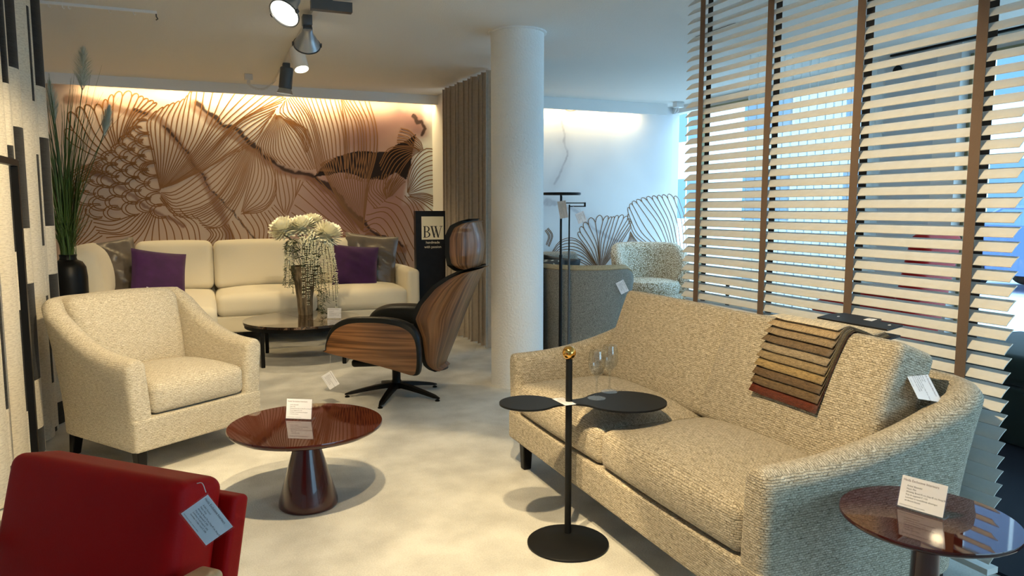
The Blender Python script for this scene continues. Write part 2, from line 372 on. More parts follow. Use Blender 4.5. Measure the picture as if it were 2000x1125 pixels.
# ---- mural walls
FANS=[(False,22,1,[[(-0.835,1.695),(-0.971,1.753),(-1.111,1.842)],[(-0.807,1.743),(-0.942,1.895),(-1.034,2.115)],[(-0.77,1.797),(-0.828,1.993),(-0.861,2.156)],[(-0.742,1.84),(-0.766,2.043),(-0.746,2.27)],[(-0.725,1.85),(-0.667,2.047),(-0.573,2.289)],[(-0.687,1.904),(-0.582,2.122),(-0.475,2.256)],[(-0.642,1.944),(-0.527,2.091),(-0.389,2.227)]]),(False,30,1,[[(-0.391,1.418),(-0.435,1.719),(-0.477,2.031),(-0.428,2.134)],[(-0.386,1.427),(-0.374,1.769),(-0.365,2.06),(-0.292,2.208)],[(-0.377,1.437),(-0.274,1.821),(-0.215,2.115),(-0.155,2.264)],[(-0.368,1.437),(-0.149,1.869),(-0.081,2.17),(-0.05,2.362)],[(-0.358,1.442),(-0.069,1.827),(0.058,2.078),(0.153,2.364)],[(-0.349,1.447),(-0.048,1.779),(0.174,2.083),(0.452,2.371)],[(-0.34,1.448),(-0.027,1.73),(0.267,2.038),(0.665,2.358)],[(-0.331,1.453),(0.019,1.721),(0.365,2.117),(0.794,2.345)]]),(False,9,0,[[(-0.331,1.453),(0.019,1.721),(0.365,2.117),(0.794,2.345)],[(-0.313,1.458),(0.066,1.707),(0.363,2.056),(0.711,2.249)],[(-0.29,1.468),(0.112,1.693),(0.457,1.985),(0.68,2.197)],[(-0.243,1.488),(0.135,1.694),(0.478,1.905),(0.607,2.102)]]),(False,26,0,[[(-0.387,1.398),(-0.246,1.419),(0.063,1.657),(0.386,1.891)],[(-0.388,1.378),(-0.229,1.305),(0.105,1.533),(0.405,1.882)],[(-0.389,1.359),(-0.255,1.221),(0.098,1.356),(0.424,1.872)],[(-0.373,1.319),(-0.235,1.161),(0.023,1.24),(0.221,1.459),(0.438,1.868)],[(-0.105,1.18),(-0.028,1.145),(0.241,1.357),(0.452,1.858)],[(-0.053,1.099),(0.064,1.098),(0.315,1.409),(0.466,1.843)],[(0.001,1.043),(0.183,1.092),(0.379,1.435),(0.481,1.844)]]),(False,10,0,[[(0.486,1.844),(0.443,1.589),(0.336,1.204)],[(0.501,1.844),(0.515,1.564),(0.351,1.214)],[(0.539,1.82),(0.593,1.54),(0.522,1.333),(0.351,1.204)],[(0.597,1.796),(0.668,1.541),(0.59,1.297),(0.355,1.199)],[(0.635,1.746),(0.684,1.427),(0.553,1.224),(0.331,1.189)]]),(False,16,0,[[(0.211,1.087),(0.259,0.948),(0.27,0.87)],[(0.33,1.179),(0.422,1.023),(0.426,0.867)],[(0.478,1.204),(0.547,1.048),(0.525,0.865)],[(0.577,1.214),(0.652,1.073),(0.615,0.864)],[(0.654,1.282),(0.784,1.098),(0.726,0.862)]]),(False,12,0,[[(0.676,1.644),(0.682,1.36),(0.742,1.203)],[(0.74,1.62),(0.782,1.334),(0.757,1.187)],[(0.865,1.57),(0.859,1.361),(0.777,1.177)],[(0.95,1.519),(0.842,1.308),(0.787,1.177)]]),(False,26,0,[[(0.699,2.198),(0.543,1.947),(0.501,1.844)],[(0.709,2.183),(0.6,1.873),(0.635,1.746)],[(0.719,2.183),(0.707,1.825),(0.802,1.673)],[(0.734,2.184),(0.859,1.881),(0.995,1.64)],[(0.749,2.18),(0.954,1.988),(1.078,1.652)]]),(False,8,0,[[(0.748,2.169),(0.904,2.012),(0.99,1.818)],[(0.758,2.16),(0.987,2.067),(1.04,1.939),(1.0,1.818)]]),(False,26,0,[[(0.793,2.329),(0.749,2.2),(0.966,2.056),(1.043,1.861),(1.097,1.6)],[(0.824,2.356),(0.967,2.066),(1.124,1.627)],[(0.89,2.381),(1.045,2.121),(1.15,1.627)],[(1.017,2.377),(1.121,2.072),(1.203,1.628)],[(1.171,2.376),(1.266,2.026),(1.282,1.63)],[(1.327,2.369),(1.403,2.031),(1.405,1.659)]]),(False,14,0,[[(1.359,2.37),(1.393,2.03),(1.386,1.551)],[(1.38,2.372),(1.508,2.141),(1.527,1.822),(1.467,1.553)],[(1.486,2.377),(1.599,2.145),(1.609,1.824),(1.548,1.527)],[(1.648,2.376),(1.724,2.097),(1.718,1.827),(1.63,1.528)]]),(False,34,0,[[(1.126,1.706),(1.301,1.336),(1.521,1.038)],[(1.232,1.761),(1.33,1.444),(1.536,1.01)],[(1.42,1.819),(1.454,1.445),(1.547,1.01)],[(1.592,1.824),(1.584,1.446),(1.553,0.999)],[(1.719,1.838),(1.642,1.582),(1.616,1.392),(1.558,0.999)]]),(False,9,0,[[(1.63,1.555),(1.599,1.381),(1.696,1.239)],[(1.714,1.583),(1.683,1.447),(1.803,1.327)],[(1.825,1.613),(1.805,1.448),(1.82,1.349)]]),(False,9,0,[[(1.749,1.72),(1.858,1.886),(2.084,1.92),(2.187,1.879)],[(1.785,1.557),(1.912,1.778),(2.083,1.865),(2.198,1.874)],[(1.849,1.366),(1.966,1.615),(2.082,1.782),(2.21,1.874)]]),(False,6,0,[[(1.985,2.107),(2.087,2.079),(2.16,2.005)],[(1.95,2.019),(2.057,2.001),(2.119,1.937)],[(1.943,1.953),(2.045,1.951),(2.101,1.909)]]),(False,7,0,[[(2.096,1.915),(2.141,1.894),(2.21,1.88)],[(2.154,2.015),(2.211,1.962),(2.233,1.886)]]),(False,14,0,[[(2.048,1.423),(2.08,1.672),(2.256,1.892),(2.502,1.838)],[(2.048,1.417),(2.167,1.674),(2.342,1.772),(2.501,1.748)],[(2.053,1.412),(2.252,1.592),(2.499,1.607)],[(2.059,1.401),(2.251,1.464),(2.498,1.511)]]),(False,10,0,[[(1.82,1.349),(1.794,1.448),(1.852,1.558)],[(1.837,1.361),(1.907,1.504),(1.965,1.587)],[(1.877,1.377),(1.992,1.505),(2.033,1.533)]]),(False,13,0,[[(2.019,1.384),(2.103,1.284),(2.142,1.161)],[(1.877,1.366),(2.045,1.256),(2.14,1.003)],[(1.707,1.272),(1.903,1.228),(2.125,0.834)],[(1.595,1.174),(1.845,1.173),(2.1,0.665)],[(1.565,1.076),(1.787,1.09),(2.063,0.552)],[(1.558,1.01),(1.73,1.008),(2.033,0.497)],[(1.557,0.955),(1.673,0.965),(1.894,0.727)]]),(False,9,0,[[(2.059,1.395),(2.25,1.408),(2.485,1.324)],[(2.076,1.378),(2.278,1.329),(2.484,1.228)],[(2.047,1.373),(2.121,1.312),(2.177,1.217)]]),(False,13,0,[[(0.801,1.151),(1.08,0.962),(1.396,0.838)],[(0.856,1.282),(1.187,1.041),(1.495,0.89)],[(0.939,1.492),(1.244,1.175),(1.523,0.912)],[(1.018,1.546),(1.298,1.229),(1.534,0.923)],[(1.086,1.573),(1.326,1.283),(1.54,0.939)]]),(False,24,0,[[(-0.637,1.182),(-0.813,1.125),(-0.974,1.145)],[(-0.57,1.201),(-0.775,1.037),(-0.966,1.063)],[(-0.503,1.211),(-0.667,1.011),(-0.906,0.99)],[(-0.468,1.206),(-0.556,1.035),(-0.696,0.865)],[(-0.438,1.172),(-0.467,1.033),(-0.484,0.86)],[(-0.38,1.171),(-0.332,1.032),(-0.317,0.857)],[(-0.303,1.181),(-0.194,1.055),(-0.157,0.854)],[(-0.188,1.19),(-0.077,1.079),(-0.053,0.877)]]),(False,10,0,[[(-1.101,1.279),(-1.142,1.136),(-1.176,1.042)],[(-1.038,1.279),(-1.088,1.136),(-1.161,0.946)],[(-0.983,1.135),(-1.03,1.04),(-1.143,0.888)],[(-0.906,0.99),(-0.994,0.934),(-1.124,0.869)]]),(False,8,0,[[(0.015,1.043),(0.045,0.977),(-0.039,0.876)],[(0.11,1.052),(0.14,0.975),(0.079,0.874)],[(0.183,1.087),(0.237,1.0),(0.251,0.871)]]),(False,9,1,[[(-0.912,1.684),(-1.083,1.609),(-1.19,1.537)],[(-0.871,1.652),(-1.045,1.539),(-1.177,1.396)],[(-0.939,1.565),(-1.07,1.468),(-1.097,1.35)]]),(True,13,1,[[(4.889,0.799),(4.708,0.924),(4.62,1.094)],[(5.034,0.783),(4.813,0.983),(4.645,1.256)],[(5.205,0.699),(5.027,1.042),(4.784,1.317)],[(5.314,0.54),(5.159,1.041),(4.962,1.348)],[(5.392,0.411),(5.284,1.04),(5.128,1.361)],[(5.472,0.281),(5.419,1.039),(5.32,1.343)]]),(True,15,1,[[(4.215,0.543),(4.091,0.755),(3.955,0.923)],[(4.229,0.56),(4.191,0.812),(4.067,1.051)],[(4.242,0.56),(4.238,0.871),(4.316,1.108)],[(4.256,0.559),(4.36,0.869),(4.439,1.125)],[(4.269,0.559),(4.463,0.897),(4.606,1.106)],[(4.283,0.559),(4.466,0.777),(4.636,1.003)]]),(True,8,0,[[(3.567,0.679),(3.727,0.88),(3.956,0.876),(4.215,0.561)],[(3.573,0.673),(3.76,0.791),(3.99,0.757),(4.201,0.549)],[(3.58,0.667),(3.793,0.703),(4.026,0.608),(4.161,0.544)]]),(True,2,0,[[(3.702,2.38),(3.824,2.33),(4.005,2.373)],[(3.734,2.381),(3.83,2.347),(3.965,2.376)]]),(True,2,0,[[(4.202,2.383),(4.336,2.343),(4.574,2.372)],[(4.249,2.385),(4.35,2.361),(4.512,2.381)]]),(True,8,0,[[(4.643,0.973),(4.624,0.895),(4.583,0.805)],[(4.643,0.973),(4.716,0.875),(4.781,0.801)]]),(True,4,0,[[(3.565,1.027),(3.623,0.939),(3.579,0.813)],[(3.527,0.998),(3.572,0.928),(3.54,0.837)]])]
SCALES=[(-0.505,2.023),(-0.557,1.953),(-0.631,1.87),(-0.494,1.89),(-0.697,1.787),(-0.554,1.811),(-0.472,1.755),(-0.783,1.716),(-0.627,1.736),(-0.861,1.646),(-0.703,1.665),(-0.532,1.68),(-0.464,1.62),(-0.616,1.605),(-0.782,1.606),(-0.447,1.618),(-0.616,1.603),(-0.778,1.604),(-0.514,1.551),(-0.703,1.54),(-0.915,1.521),(-0.828,1.507),(-0.595,1.476),(-0.432,1.482),(-0.98,1.441),(-0.729,1.42),(-0.861,1.389),(-0.514,1.407),(-1.026,1.342),(-0.628,1.355),(-0.907,1.292),(-0.425,1.333),(-0.77,1.301),(-0.938,1.22),(-0.789,1.204),(-0.634,1.243),(-0.513,1.274),(-0.394,1.219)]
VEINS=[('dark',0.039,[(-0.027,2.256),(0.084,2.168),(0.221,2.061),(0.324,2.04),(0.43,1.918),(0.596,1.771),(0.792,1.647),(1.045,1.573)]),('brown',0.089,[(-0.051,2.245),(0.128,2.081),(0.359,1.931),(0.5,1.819),(0.741,1.646),(1.044,1.546)]),('dark',0.039,[(1.045,1.573),(1.251,1.443),(1.406,1.256),(1.593,1.064),(1.757,0.941),(2.01,0.848)]),('brown',0.078,[(0.993,1.572),(1.223,1.416),(1.457,1.12),(1.673,0.926),(2.01,0.808)]),('brown',0.067,[(-1.121,2.244),(-0.883,2.211),(-0.633,2.134),(-0.459,2.142),(-0.373,2.084),(-0.204,1.872),(-0.119,1.727),(0.011,1.506),(0.119,1.281),(0.182,1.077),(0.222,0.871)]),('dark',0.017,[(-0.34,2.027),(-0.246,1.929),(-0.135,1.776)]),('dark',0.014,[(-0.11,1.718),(0.011,1.521),(0.122,1.357),(0.26,1.22),(0.35,1.05),(0.516,0.876)]),('dark',0.028,[(-0.579,2.17),(-0.523,2.163),(-0.481,2.141)]),('brown',0.033,[(-1.04,1.634),(-0.877,1.542),(-0.754,1.448),(-0.501,1.255),(-0.326,1.156),(-0.193,1.08)]),('mauve',0.189,[(1.531,1.982),(1.751,2.098),(1.975,2.161),(2.173,2.142)]),('mauve',0.111,[(1.976,2.242),(2.117,2.194),(2.23,2.09)]),('dark',0.028,[(2.123,2.233),(2.174,2.17),(2.225,2.183),(2.271,2.119),(2.235,2.051)])]
DARK=[(1.055,1.568),(1.163,1.696),(1.313,1.795),(1.528,1.854),(1.719,1.849),(1.858,1.853),(1.943,1.932),(2.057,1.974),(2.155,2.048),(2.118,1.893),(2.08,1.672),(2.033,1.55),(1.909,1.625),(1.796,1.557),(1.658,1.545),(1.522,1.58),(1.372,1.631),(1.202,1.591)]
RVEINS=[('grey',0.028,[(3.697,2.223),(3.736,2.055),(3.802,1.859),(3.739,1.686),(3.626,1.502)]),('grey',0.05,[(3.538,1.33),(3.821,1.216),(4.087,1.051),(4.429,0.868),(4.606,0.743)])]

def seg_dist(X, Z, pts):
    D = np.full(X.shape, 1e9)
    for (a, b) in zip(pts[:-1], pts[1:]):
        ax, az = a; bx, bz = b; dx, dz = bx-ax, bz-az; L2 = dx*dx+dz*dz+1e-9
        t = np.clip(((X-ax)*dx+(Z-az)*dz)/L2, 0, 1)
        D = np.minimum(D, np.hypot(X-ax-t*dx, Z-az-t*dz))
    return D
def in_poly(X, Z, poly):
    ins = np.zeros(X.shape, bool); n = len(poly)
    for i in range(n):
        x1, z1 = poly[i]; x2, z2 = poly[(i+1) % n]
        c = ((z1 > Z) != (z2 > Z)) & (X < (x2-x1)*(Z-z1)/(z2-z1+1e-9)+x1); ins ^= c
    return ins
def fbm(X, Z, s, seed, octv=4):
    rg = np.random.RandomState(seed); out = np.zeros(X.shape); amp = 1.0; tot = 0
    for o in range(octv):
        g = rg.rand(64, 64); fx = (X*s) % 63; fz = (Z*s) % 63; i = fx.astype(int); j = fz.astype(int); a = fx-i; b = fz-j
        a = a*a*(3-2*a); b = b*b*(3-2*b)
        out += amp*((g[i, j]*(1-a)+g[i+1, j]*a)*(1-b)+(g[i, j+1]*(1-a)+g[i+1, j+1]*a)*b); tot += amp; amp *= 0.5; s *= 2.03
    return out/tot
def lerp(A, B, t): return A*(1-t[..., None])+np.asarray(B)*t[..., None]
def sst(a, b, x): t = np.clip((x-a)/(b-a), 0, 1); return t*t*(3-2*t)
def muralcolor(X, Z):
    n1 = fbm(X+9, Z+9, 1.3, 1); n2 = fbm(X+9, Z+9, 4, 2); n3 = fbm(X+5, Z+5, 14, 3)
    Xw = X+(n2-0.5)*0.05+(n3-0.5)*0.03; Zw = Z+(n3-0.5)*0.04+(n2-0.5)*0.04
    col = np.zeros(X.shape+(3,)); col[:] = (0.46, 0.34, 0.28)
    col = lerp(col, (0.50, 0.395, 0.33), sst(0.4, 0.65, n1))
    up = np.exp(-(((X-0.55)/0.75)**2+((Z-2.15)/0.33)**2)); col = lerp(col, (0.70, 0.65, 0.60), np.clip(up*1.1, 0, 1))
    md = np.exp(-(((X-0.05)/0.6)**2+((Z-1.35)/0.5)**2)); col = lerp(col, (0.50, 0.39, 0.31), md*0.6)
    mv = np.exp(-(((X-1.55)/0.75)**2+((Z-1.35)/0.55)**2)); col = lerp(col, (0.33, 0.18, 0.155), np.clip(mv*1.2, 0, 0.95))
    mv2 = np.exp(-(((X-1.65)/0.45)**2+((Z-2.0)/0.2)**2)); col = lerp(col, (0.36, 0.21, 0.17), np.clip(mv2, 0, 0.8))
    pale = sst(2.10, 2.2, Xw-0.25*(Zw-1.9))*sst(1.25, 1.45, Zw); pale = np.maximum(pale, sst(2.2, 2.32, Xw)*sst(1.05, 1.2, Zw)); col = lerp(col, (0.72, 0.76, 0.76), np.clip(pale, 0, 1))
    tone = {'dark': (0.035, 0.02, 0.018), 'brown': (0.17, 0.07, 0.04), 'mauve': (0.20, 0.11, 0.11)}
    for c, wd, pts in sorted(VEINS, key=lambda q: ('mauve', 'brown', 'dark').index(q[0])):
        D = seg_dist(Xw, Zw, pts)
        t = 1-sst(wd*0.35, wd*0.75, D+(n3-0.5)*wd*0.8)
        if c == 'mauve': t = np.exp(-(D/(wd*0.9))**2)*0.9
        if c == 'brown': t = (1-sst(wd*0.25, wd*0.85, D))*(0.65+0.4*n2)
        col = lerp(col, tone[c], np.clip(t, 0, 1)*(0.95 if c != 'brown' else 0.85))
    Dk = in_poly(Xw*0.6+X*0.4, Zw*0.6+Z*0.4, DARK); col[Dk] = np.array((0.018, 0.011, 0.011))
    return col
def mural2color(X, Z):
    n1 = fbm(X+3, Z+9, 1.1, 11); n2 = fbm(X+9, Z+2, 4, 12); n3 = fbm(X+5, Z+5, 14, 13)
    Xw = X+(n2-0.5)*0.12; Zw = Z+(n2-0.5)*0.1+(n3-0.5)*0.05
    col = np.zeros(X.shape+(3,)); col[:] = (0.73, 0.74, 0.76); col = lerp(col, (0.80, 0.81, 0.82), sst(0.35, 0.65, n1))
    for c, wd, pts in RVEINS:
        D = seg_dist(Xw, Zw, pts); t = (1-sst(wd*0.2, wd*0.8, D))*(0.45+0.4*n3); t = np.maximum(t, np.exp(-(D/(wd*3))**2)*0.25)
        col = lerp(col, (0.36, 0.36, 0.40), np.clip(t, 0, 0.9))
    return col
def mural(name, u0, u1, v, z0, z1, st, fn, label):
    nu = int((u1-u0)/st)+1; nz = int((z1-z0)/st)+1
    U, Z = np.meshgrid(np.linspace(u0, u1, nu), np.linspace(z0, z1, nz)); col = np.clip(fn(U, Z), 0.0, 1)
    vv = np.stack([U.ravel(), np.full(U.size, v), Z.ravel()], 1)
    I = (np.arange(nz-1)[:, None]*nu+np.arange(nu-1)[None, :]).ravel(); ff = np.stack([I, I+1, I+nu+1, I+nu], 1)
    me = bpy.data.meshes.new(name); me.from_pydata(vv.tolist(), [], ff.tolist()); me.update()
    a = me.color_attributes.new('Col', 'FLOAT_COLOR', 'POINT'); c4 = np.ones((U.size, 4), np.float32); c4[:, :3] = col.reshape(-1, 3); a.data.foreach_set('color', c4.ravel())
    me.materials.append(vcolmat(name+'_print'))
    o = bpy.data.objects.new(name, me); C.objects.link(o)
    return o
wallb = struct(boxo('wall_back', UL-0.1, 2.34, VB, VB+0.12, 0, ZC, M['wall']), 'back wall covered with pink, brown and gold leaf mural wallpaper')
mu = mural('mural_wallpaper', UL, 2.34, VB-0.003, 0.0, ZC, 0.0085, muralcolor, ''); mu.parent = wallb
wallb2 = struct(boxo('wall_back_recess', 2.34, UR+0.1, VB2, VB2+0.5, 0, ZC, M['wall']), 'pale blue white mural wall behind the patterned chairs')
mu2 = mural('mural_wallpaper', 2.34, UR, VB2-0.003, 0.0, ZC, 0.012, mural2color, ''); mu2.parent = wallb2
M['goldline'] = mat('printed_gold_line', (0.19, 0.078, 0.017), 0.45, metal=0.15)
def ribbons(lines, v, wd, widths):
    vv = []; ff = []
    for li, L in enumerate(lines):
        n = len(L); dep = (li % 47)*6e-5
        if n < 2: continue
        o = len(vv)
        for i, p in enumerate(L):
            t = (L[min(i+1, n-1)]-L[max(i-1, 0)]); t = Vector((t.x, t.y)).normalized(); q = Vector((-t.y, t.x))*(min(wd, widths[li][i]) if widths[li] else wd)/2
            vv.append((p.x+q.x, v-dep, p.y+q.y)); vv.append((p.x-q.x, v-dep, p.y-q.y))
        for i in range(n-1): a = o+2*i; ff.append((a, a+2, a+3, a+1))
    return vv, ff
def fanlines(n, sc, keys):
    K = [cr(k, 14) for k in keys]; out = []; m = len(K)-1
    for i in range(n):
        t = i/(n-1)*m; k = min(int(t), m-1); u = t-k
        P = [K[max(k-1, 0)], K[k], K[k+1], K[min(k+2, m)]]; line = []
        for j in range(14):
            p0, p1, p2, p3 = (q[j] for q in P)
            line.append(0.5*((2*p1)+(p2-p0)*u+(2*p0-5*p1+4*p2-p3)*u*u+(3*p1-p0-3*p2+p3)*u**3))
        out.append(line)
    wid = []
    for i in range(n):
        nb = out[i+1] if i < n-1 else out[i-1]; wid.append([max(0.0040, 0.55*min((out[i][j]-q).length for q in nb)) for j in range(14)])
    if sc:
        ends = [(l[-1], (l[-1]-l[-3]).normalized()) for l in out]; arcs = []
        for (a, ta), (b, tb) in zip(ends[:-1], ends[1:]):
            d = (b-a).length
            if d > 0.3: continue
            t = (ta+tb).normalized()*d*0.75
            arcs.append(cr([a, a*0.85+b*0.15+t*0.7, (a+b)/2+t, a*0.15+b*0.85+t*0.7, b], 9))
        out += arcs; wid += [None]*len(arcs)
    return list(zip(out, wid))
l1 = []; l2 = []
for isr, n, sc, keys in FANS:
    if not isr and n > 10: n = int(n*0.72)
    (l2 if isr else l1).extend(fanlines(n, sc, [[Vector(p) for p in k] for k in keys]))
for (x, z) in SCALES:
    for k, r in ((0, 1.0), (1, 0.80)):
        pts = []
        for i in range(15):
            a = R(72)+R(222)*i/14
            pts.append(Vector((x+0.014*k+0.097*r*math.cos(a), z+0.070*r*math.sin(a))))
        l1.append((pts, None))
g1 = obj('mural_gold_lines', *ribbons([a for a, b in l1], VB-0.005, 0.0098, [b for a, b in l1]), M['goldline'], wallb, smooth=False); g1['kind'] = 'stuff'
g2 = obj('mural_gold_lines', *ribbons([a for a, b in l2], VB2-0.005, 0.0085, [b for a, b in l2]), M['goldline'], wallb2, smooth=False); g2['kind'] = 'stuff'
# ---- lighting coves in front of both mural walls
struct(boxo('trim_1', UL, 2.34, VB-0.22, VB-0.19, 2.345, ZC, M['wall']), 'plaster valance hiding the strip light over the pink mural')
struct(boxo('trim_2', 2.36, 4.98, VB2-0.22, VB2-0.19, 2.315, ZC, M['wall']), 'plaster valance over the pale mural')
def strip(name, u0, u1, v, z, power, label):
    t = thing(name, label, 'light', ((u0+u1)/2, v, z))
    boxo('profile', -(u1-u0)/2, (u1-u0)/2, -0.015, 0.015, 0.002, 0.02, M['silver'], t)
    boxo('bracket', -(u1-u0)/2, (u1-u0)/2, -0.006, 0.006, 0.02, ZC-z, M['silver'], t)
    l = bpy.data.lights.new('strip_glow', 'AREA'); l.shape = 'RECTANGLE'; l.size = u1-u0; l.size_y = 0.02; l.energy = power; l.color = (1.0, 0.76, 0.38); l.spread = R(170)
    lo = bpy.data.objects.new('strip_glow', l); C.objects.link(lo); lo.parent = t; lo.rotation_euler = (R(20), 0, 0)
    return t
strip('strip_light', -1.0, 2.3, VB-0.10, 2.385, 40, 'warm strip light hidden behind the valance over the pink mural')
strip('strip_light', 2.4, 4.7, VB2-0.10, 2.365, 18, 'warm strip light hidden behind the valance over the pale mural')
# ---- column
v, f = lathe([(0.185, 0), (0.185, 0.5), (0.182, 1.4), (0.182, ZC-0.012), (0.20, ZC-0.010), (0.20, ZC)], 64)
tag(obj('column', v, f, M['column'], loc=(2.02, 4.78, 0)), 'round white rough plastered column', 'column')['kind'] = 'structure'
# ---- window wall on the right (street side)
WT = 0.12
wl = MB(); wl.box(UR, UR+WT, VF, VB2+0.5, 0, 0.22)
struct(wl.obj('wall_right', M['wall'], smooth=False), 'low white sill wall under the street windows')
struct(boxo('wall_right_pier', UR-0.12, UR+WT, 3.99, 4.62, 0, ZC, mat('grey_pier_paint', (0.58, 0.62, 0.66), 0.9)), 'grey painted pier between the street windows')
struct(boxo('wall_right_reveal', UR-0.125, UR+WT, 3.80, 3.99, 0, ZC, M['wall']), 'white edge strip of the grey pier')
struct(boxo('wall_right_lintel', UR, UR+WT, VF, VB2+0.5, 2.36, ZC, M['wall']), 'white lintel over the street windows')
wins = [(-2.9, -0.4), (-0.4, 1.7), (1.7, 3.80), (4.62, 7.0)]
wroot = bpy.data.objects.new('window_5', None); C.objects.link(wroot); wroot['kind'] = 'structure'; wroot['label'] = 'wide shop window behind the viewer'
for (x0, x1, z0, z1) in ((1.8, 1.86, 0.3, 2.36), (3.47, 3.53, 0.3, 2.36), (UR-0.06, UR, 0.3, 2.36)): boxo('window_frame', x0, x1, VF-0.08, VF, z0, z1, M['olive'], wroot)
for (x0, x1) in ((1.86, 3.47), (3.53, UR-0.06)): boxo('pane', x0, x1, VF-0.05, VF-0.044, 0.3, 2.36, M['pane'], wroot)
for i, (a, b) in enumerate(wins):
    wroot = bpy.data.objects.new('window_%d' % (i+1), None); C.objects.link(wroot); wroot['kind'] = 'structure'; wroot['label'] = 'street window with olive painted frame'
    for (y0, y1, z0, z1) in ((a, a+0.06, 0.22, 2.36), (b-0.06, b, 0.22, 2.36), (a+0.06, b-0.06, 0.22, 0.28), (a+0.06, b-0.06, 2.30, 2.36)):
        boxo('window_frame', UR-0.03, UR+0.05, y0, y1, z0, z1, M['olive'], wroot)
    boxo('pane', UR+0.005, UR+0.011, a+0.05, b-0.05, 0.27, 2.31, M['pane'], wroot)
boxo('window_post', UR-0.05, UR-0.031, 3.72, 3.76, 0.22, 2.36, M['cream_frame'], bpy.data.objects['window_3'])
h = tag(obj('vent_hole', *lathe([(0.0, 0.0), (0.03, 0.0), (0.042, 0.004), (0.042, 0.008), (0.03, 0.010), (0.0, 0.009)], 24), M['black'], loc=(UR-0.125, 4.33, 2.32), rot=(0, R(-90), 0)), 'round black hole high on the grey pier', 'hole')
# daylight portals in the window openings guide the sky light in
for a, b in wins:
    l = bpy.data.lights.new('window_portal', 'AREA'); l.shape = 'RECTANGLE'; l.size = b-a; l.size_y = 2.1; l.cycles.is_portal = True
    lo = bpy.data.objects.new('window_portal', l); C.objects.link(lo); lo.location = (UR+0.08, (a+b)/2, 1.29); lo.rotation_euler = (R(90), 0, R(90))
l = bpy.data.lights.new('window_portal', 'AREA'); l.shape = 'RECTANGLE'; l.size = UR-1.8; l.size_y = 2.06; l.cycles.is_portal = True
lo = bpy.data.objects.new('window_portal', l); C.objects.link(lo); lo.location = ((UR+1.8)/2, VF-0.12, 1.33); lo.rotation_euler = (R(90), 0, R(180))
# street
struct(boxo('ground_front', UL-20, UR+WT, -30, VF-0.1, -0.25, -0.15, mat('grey_paving', (0.45, 0.46, 0.47), 0.8)), 'grey paving before the shop window')
struct(boxo('ground', UR+WT, 40, -30, 40, -0.25, -0.15, mat('pale_paving', (0.74, 0.75, 0.76), 0.8, var=0.1, vscale=3)), 'pale street paving outside the windows')
# ================================================================ upholstered pieces
def ushell(W, D, th, rc, zb, z0, z1, fl_arm, fl_back, rise=2.5, plateau=0.12, dip=0.0, nsec=12):
    """continuous arm-back-arm shell following a U path; local x across, y depth (front y=0), z up"""
    # outer path stations: (x,y,nx,ny,s) s=0 at arm front .. 1 at back
    st = []
    ny = 16
    for i in range(ny+1): y = (D-rc)*i/ny; st.append((-W/2, y, -1, 0, y/D))
    for i in range(1, 9): a = PI-(PI/2)*i/8; st.append((-W/2+rc+rc*math.cos(a), D-rc+rc*math.sin(a), math.cos(a), math.sin(a), (D-rc+rc*math.sin(a))/D))
    nx = 12
    for i in range(1, nx): st.append((-W/2+rc+(W-2*rc)*i/nx, D, 0, 1, 1.0))
    for i in range(0, 9): a = PI/2-(PI/2)*i/8; st.append((W/2-rc+rc*math.cos(a), D-rc+rc*math.sin(a), math.cos(a), math.sin(a), (D-rc+rc*math.sin(a))/D))
    for i in range(ny-1, -1, -1): y = (D-rc)*i/ny; st.append((W/2, y, 1, 0, y/D))
    secs = []
    def section(x, y, nx_, ny_, s, sh=0.0, push=0.0):
        e = min(1, s/(1-plateau)); e = e*e*(3-2*e)*0.15+0.85*e**rise
        zt = z0+(z1-z0)*e - (dip*(1-(2*x/W)**2) if ny_ > 0.5 else 0)
        k = abs(ny_); fl = fl_arm*(1-k)+fl_back*k + 0.35*fl_back*s*(1-k)
        h = zt-zb; pts = []
        T = th
        def off(z): q = max(0, (z-zb)/h); return fl*q**1.7
        prof = []
        m = 6
        for j in range(m+1): z = zb+(h-T/2)*j/m; prof.append((off(z), z))
        for j in range(1, nsec): a = PI*j/nsec; prof.append((off(zt-T/2)-T/2+T/2*math.cos(a), zt-T/2+T/2*math.sin(a)))
        for j in range(m+1): z = zt-T/2-(h-T/2)*j/m; prof.append((off(z)-T, z))
        cx = sum(p[0] for p in prof)/len(prof); cz = sum(p[1] for p in prof)/len(prof)
        for (o, z) in prof:
            if sh: # shrink towards the section spine
                o = o + (-T/2+off(z)*1.0 - o)*sh*0.9; z = z + (cz-z)*sh*0.10
            pts.append((x+nx_*o, y+ny_*o+push, z))
        return pts
    a = st[0]
    for k in range(4): q = k/4; secs.append(section(*a, sh=0.55*(1-math.sin(q*PI/2)), push=-0.030+0.030*(1-math.cos(q*PI/2))-0.0))
    for s_ in st: secs.append(section(*s_))
    a = st[-1]
    for k in range(3, -1, -1): q = k/4; secs.append(section(*a, sh=0.55*(1-math.sin(q*PI/2)), push=-0.030+0.030*(1-math.cos(q*PI/2))))
    return loft(secs)
def taperleg(name, x, y, zt, m, parent, a=0.052, b=0.040, dx=0, dy=0):
    v, f = loft([[(x+dx+sx*b/2, y+dy+sy*b/2, 0) for sx, sy in ((-1, -1), (1, -1), (1, 1), (-1, 1))], [(x+sx*a/2, y+sy*a/2, zt) for sx, sy in ((-1, -1), (1, -1), (1, 1), (-1, 1))]])
    o = obj(name, v, f, m, parent, smooth=False); bevel(o, 0.004, 1); return o
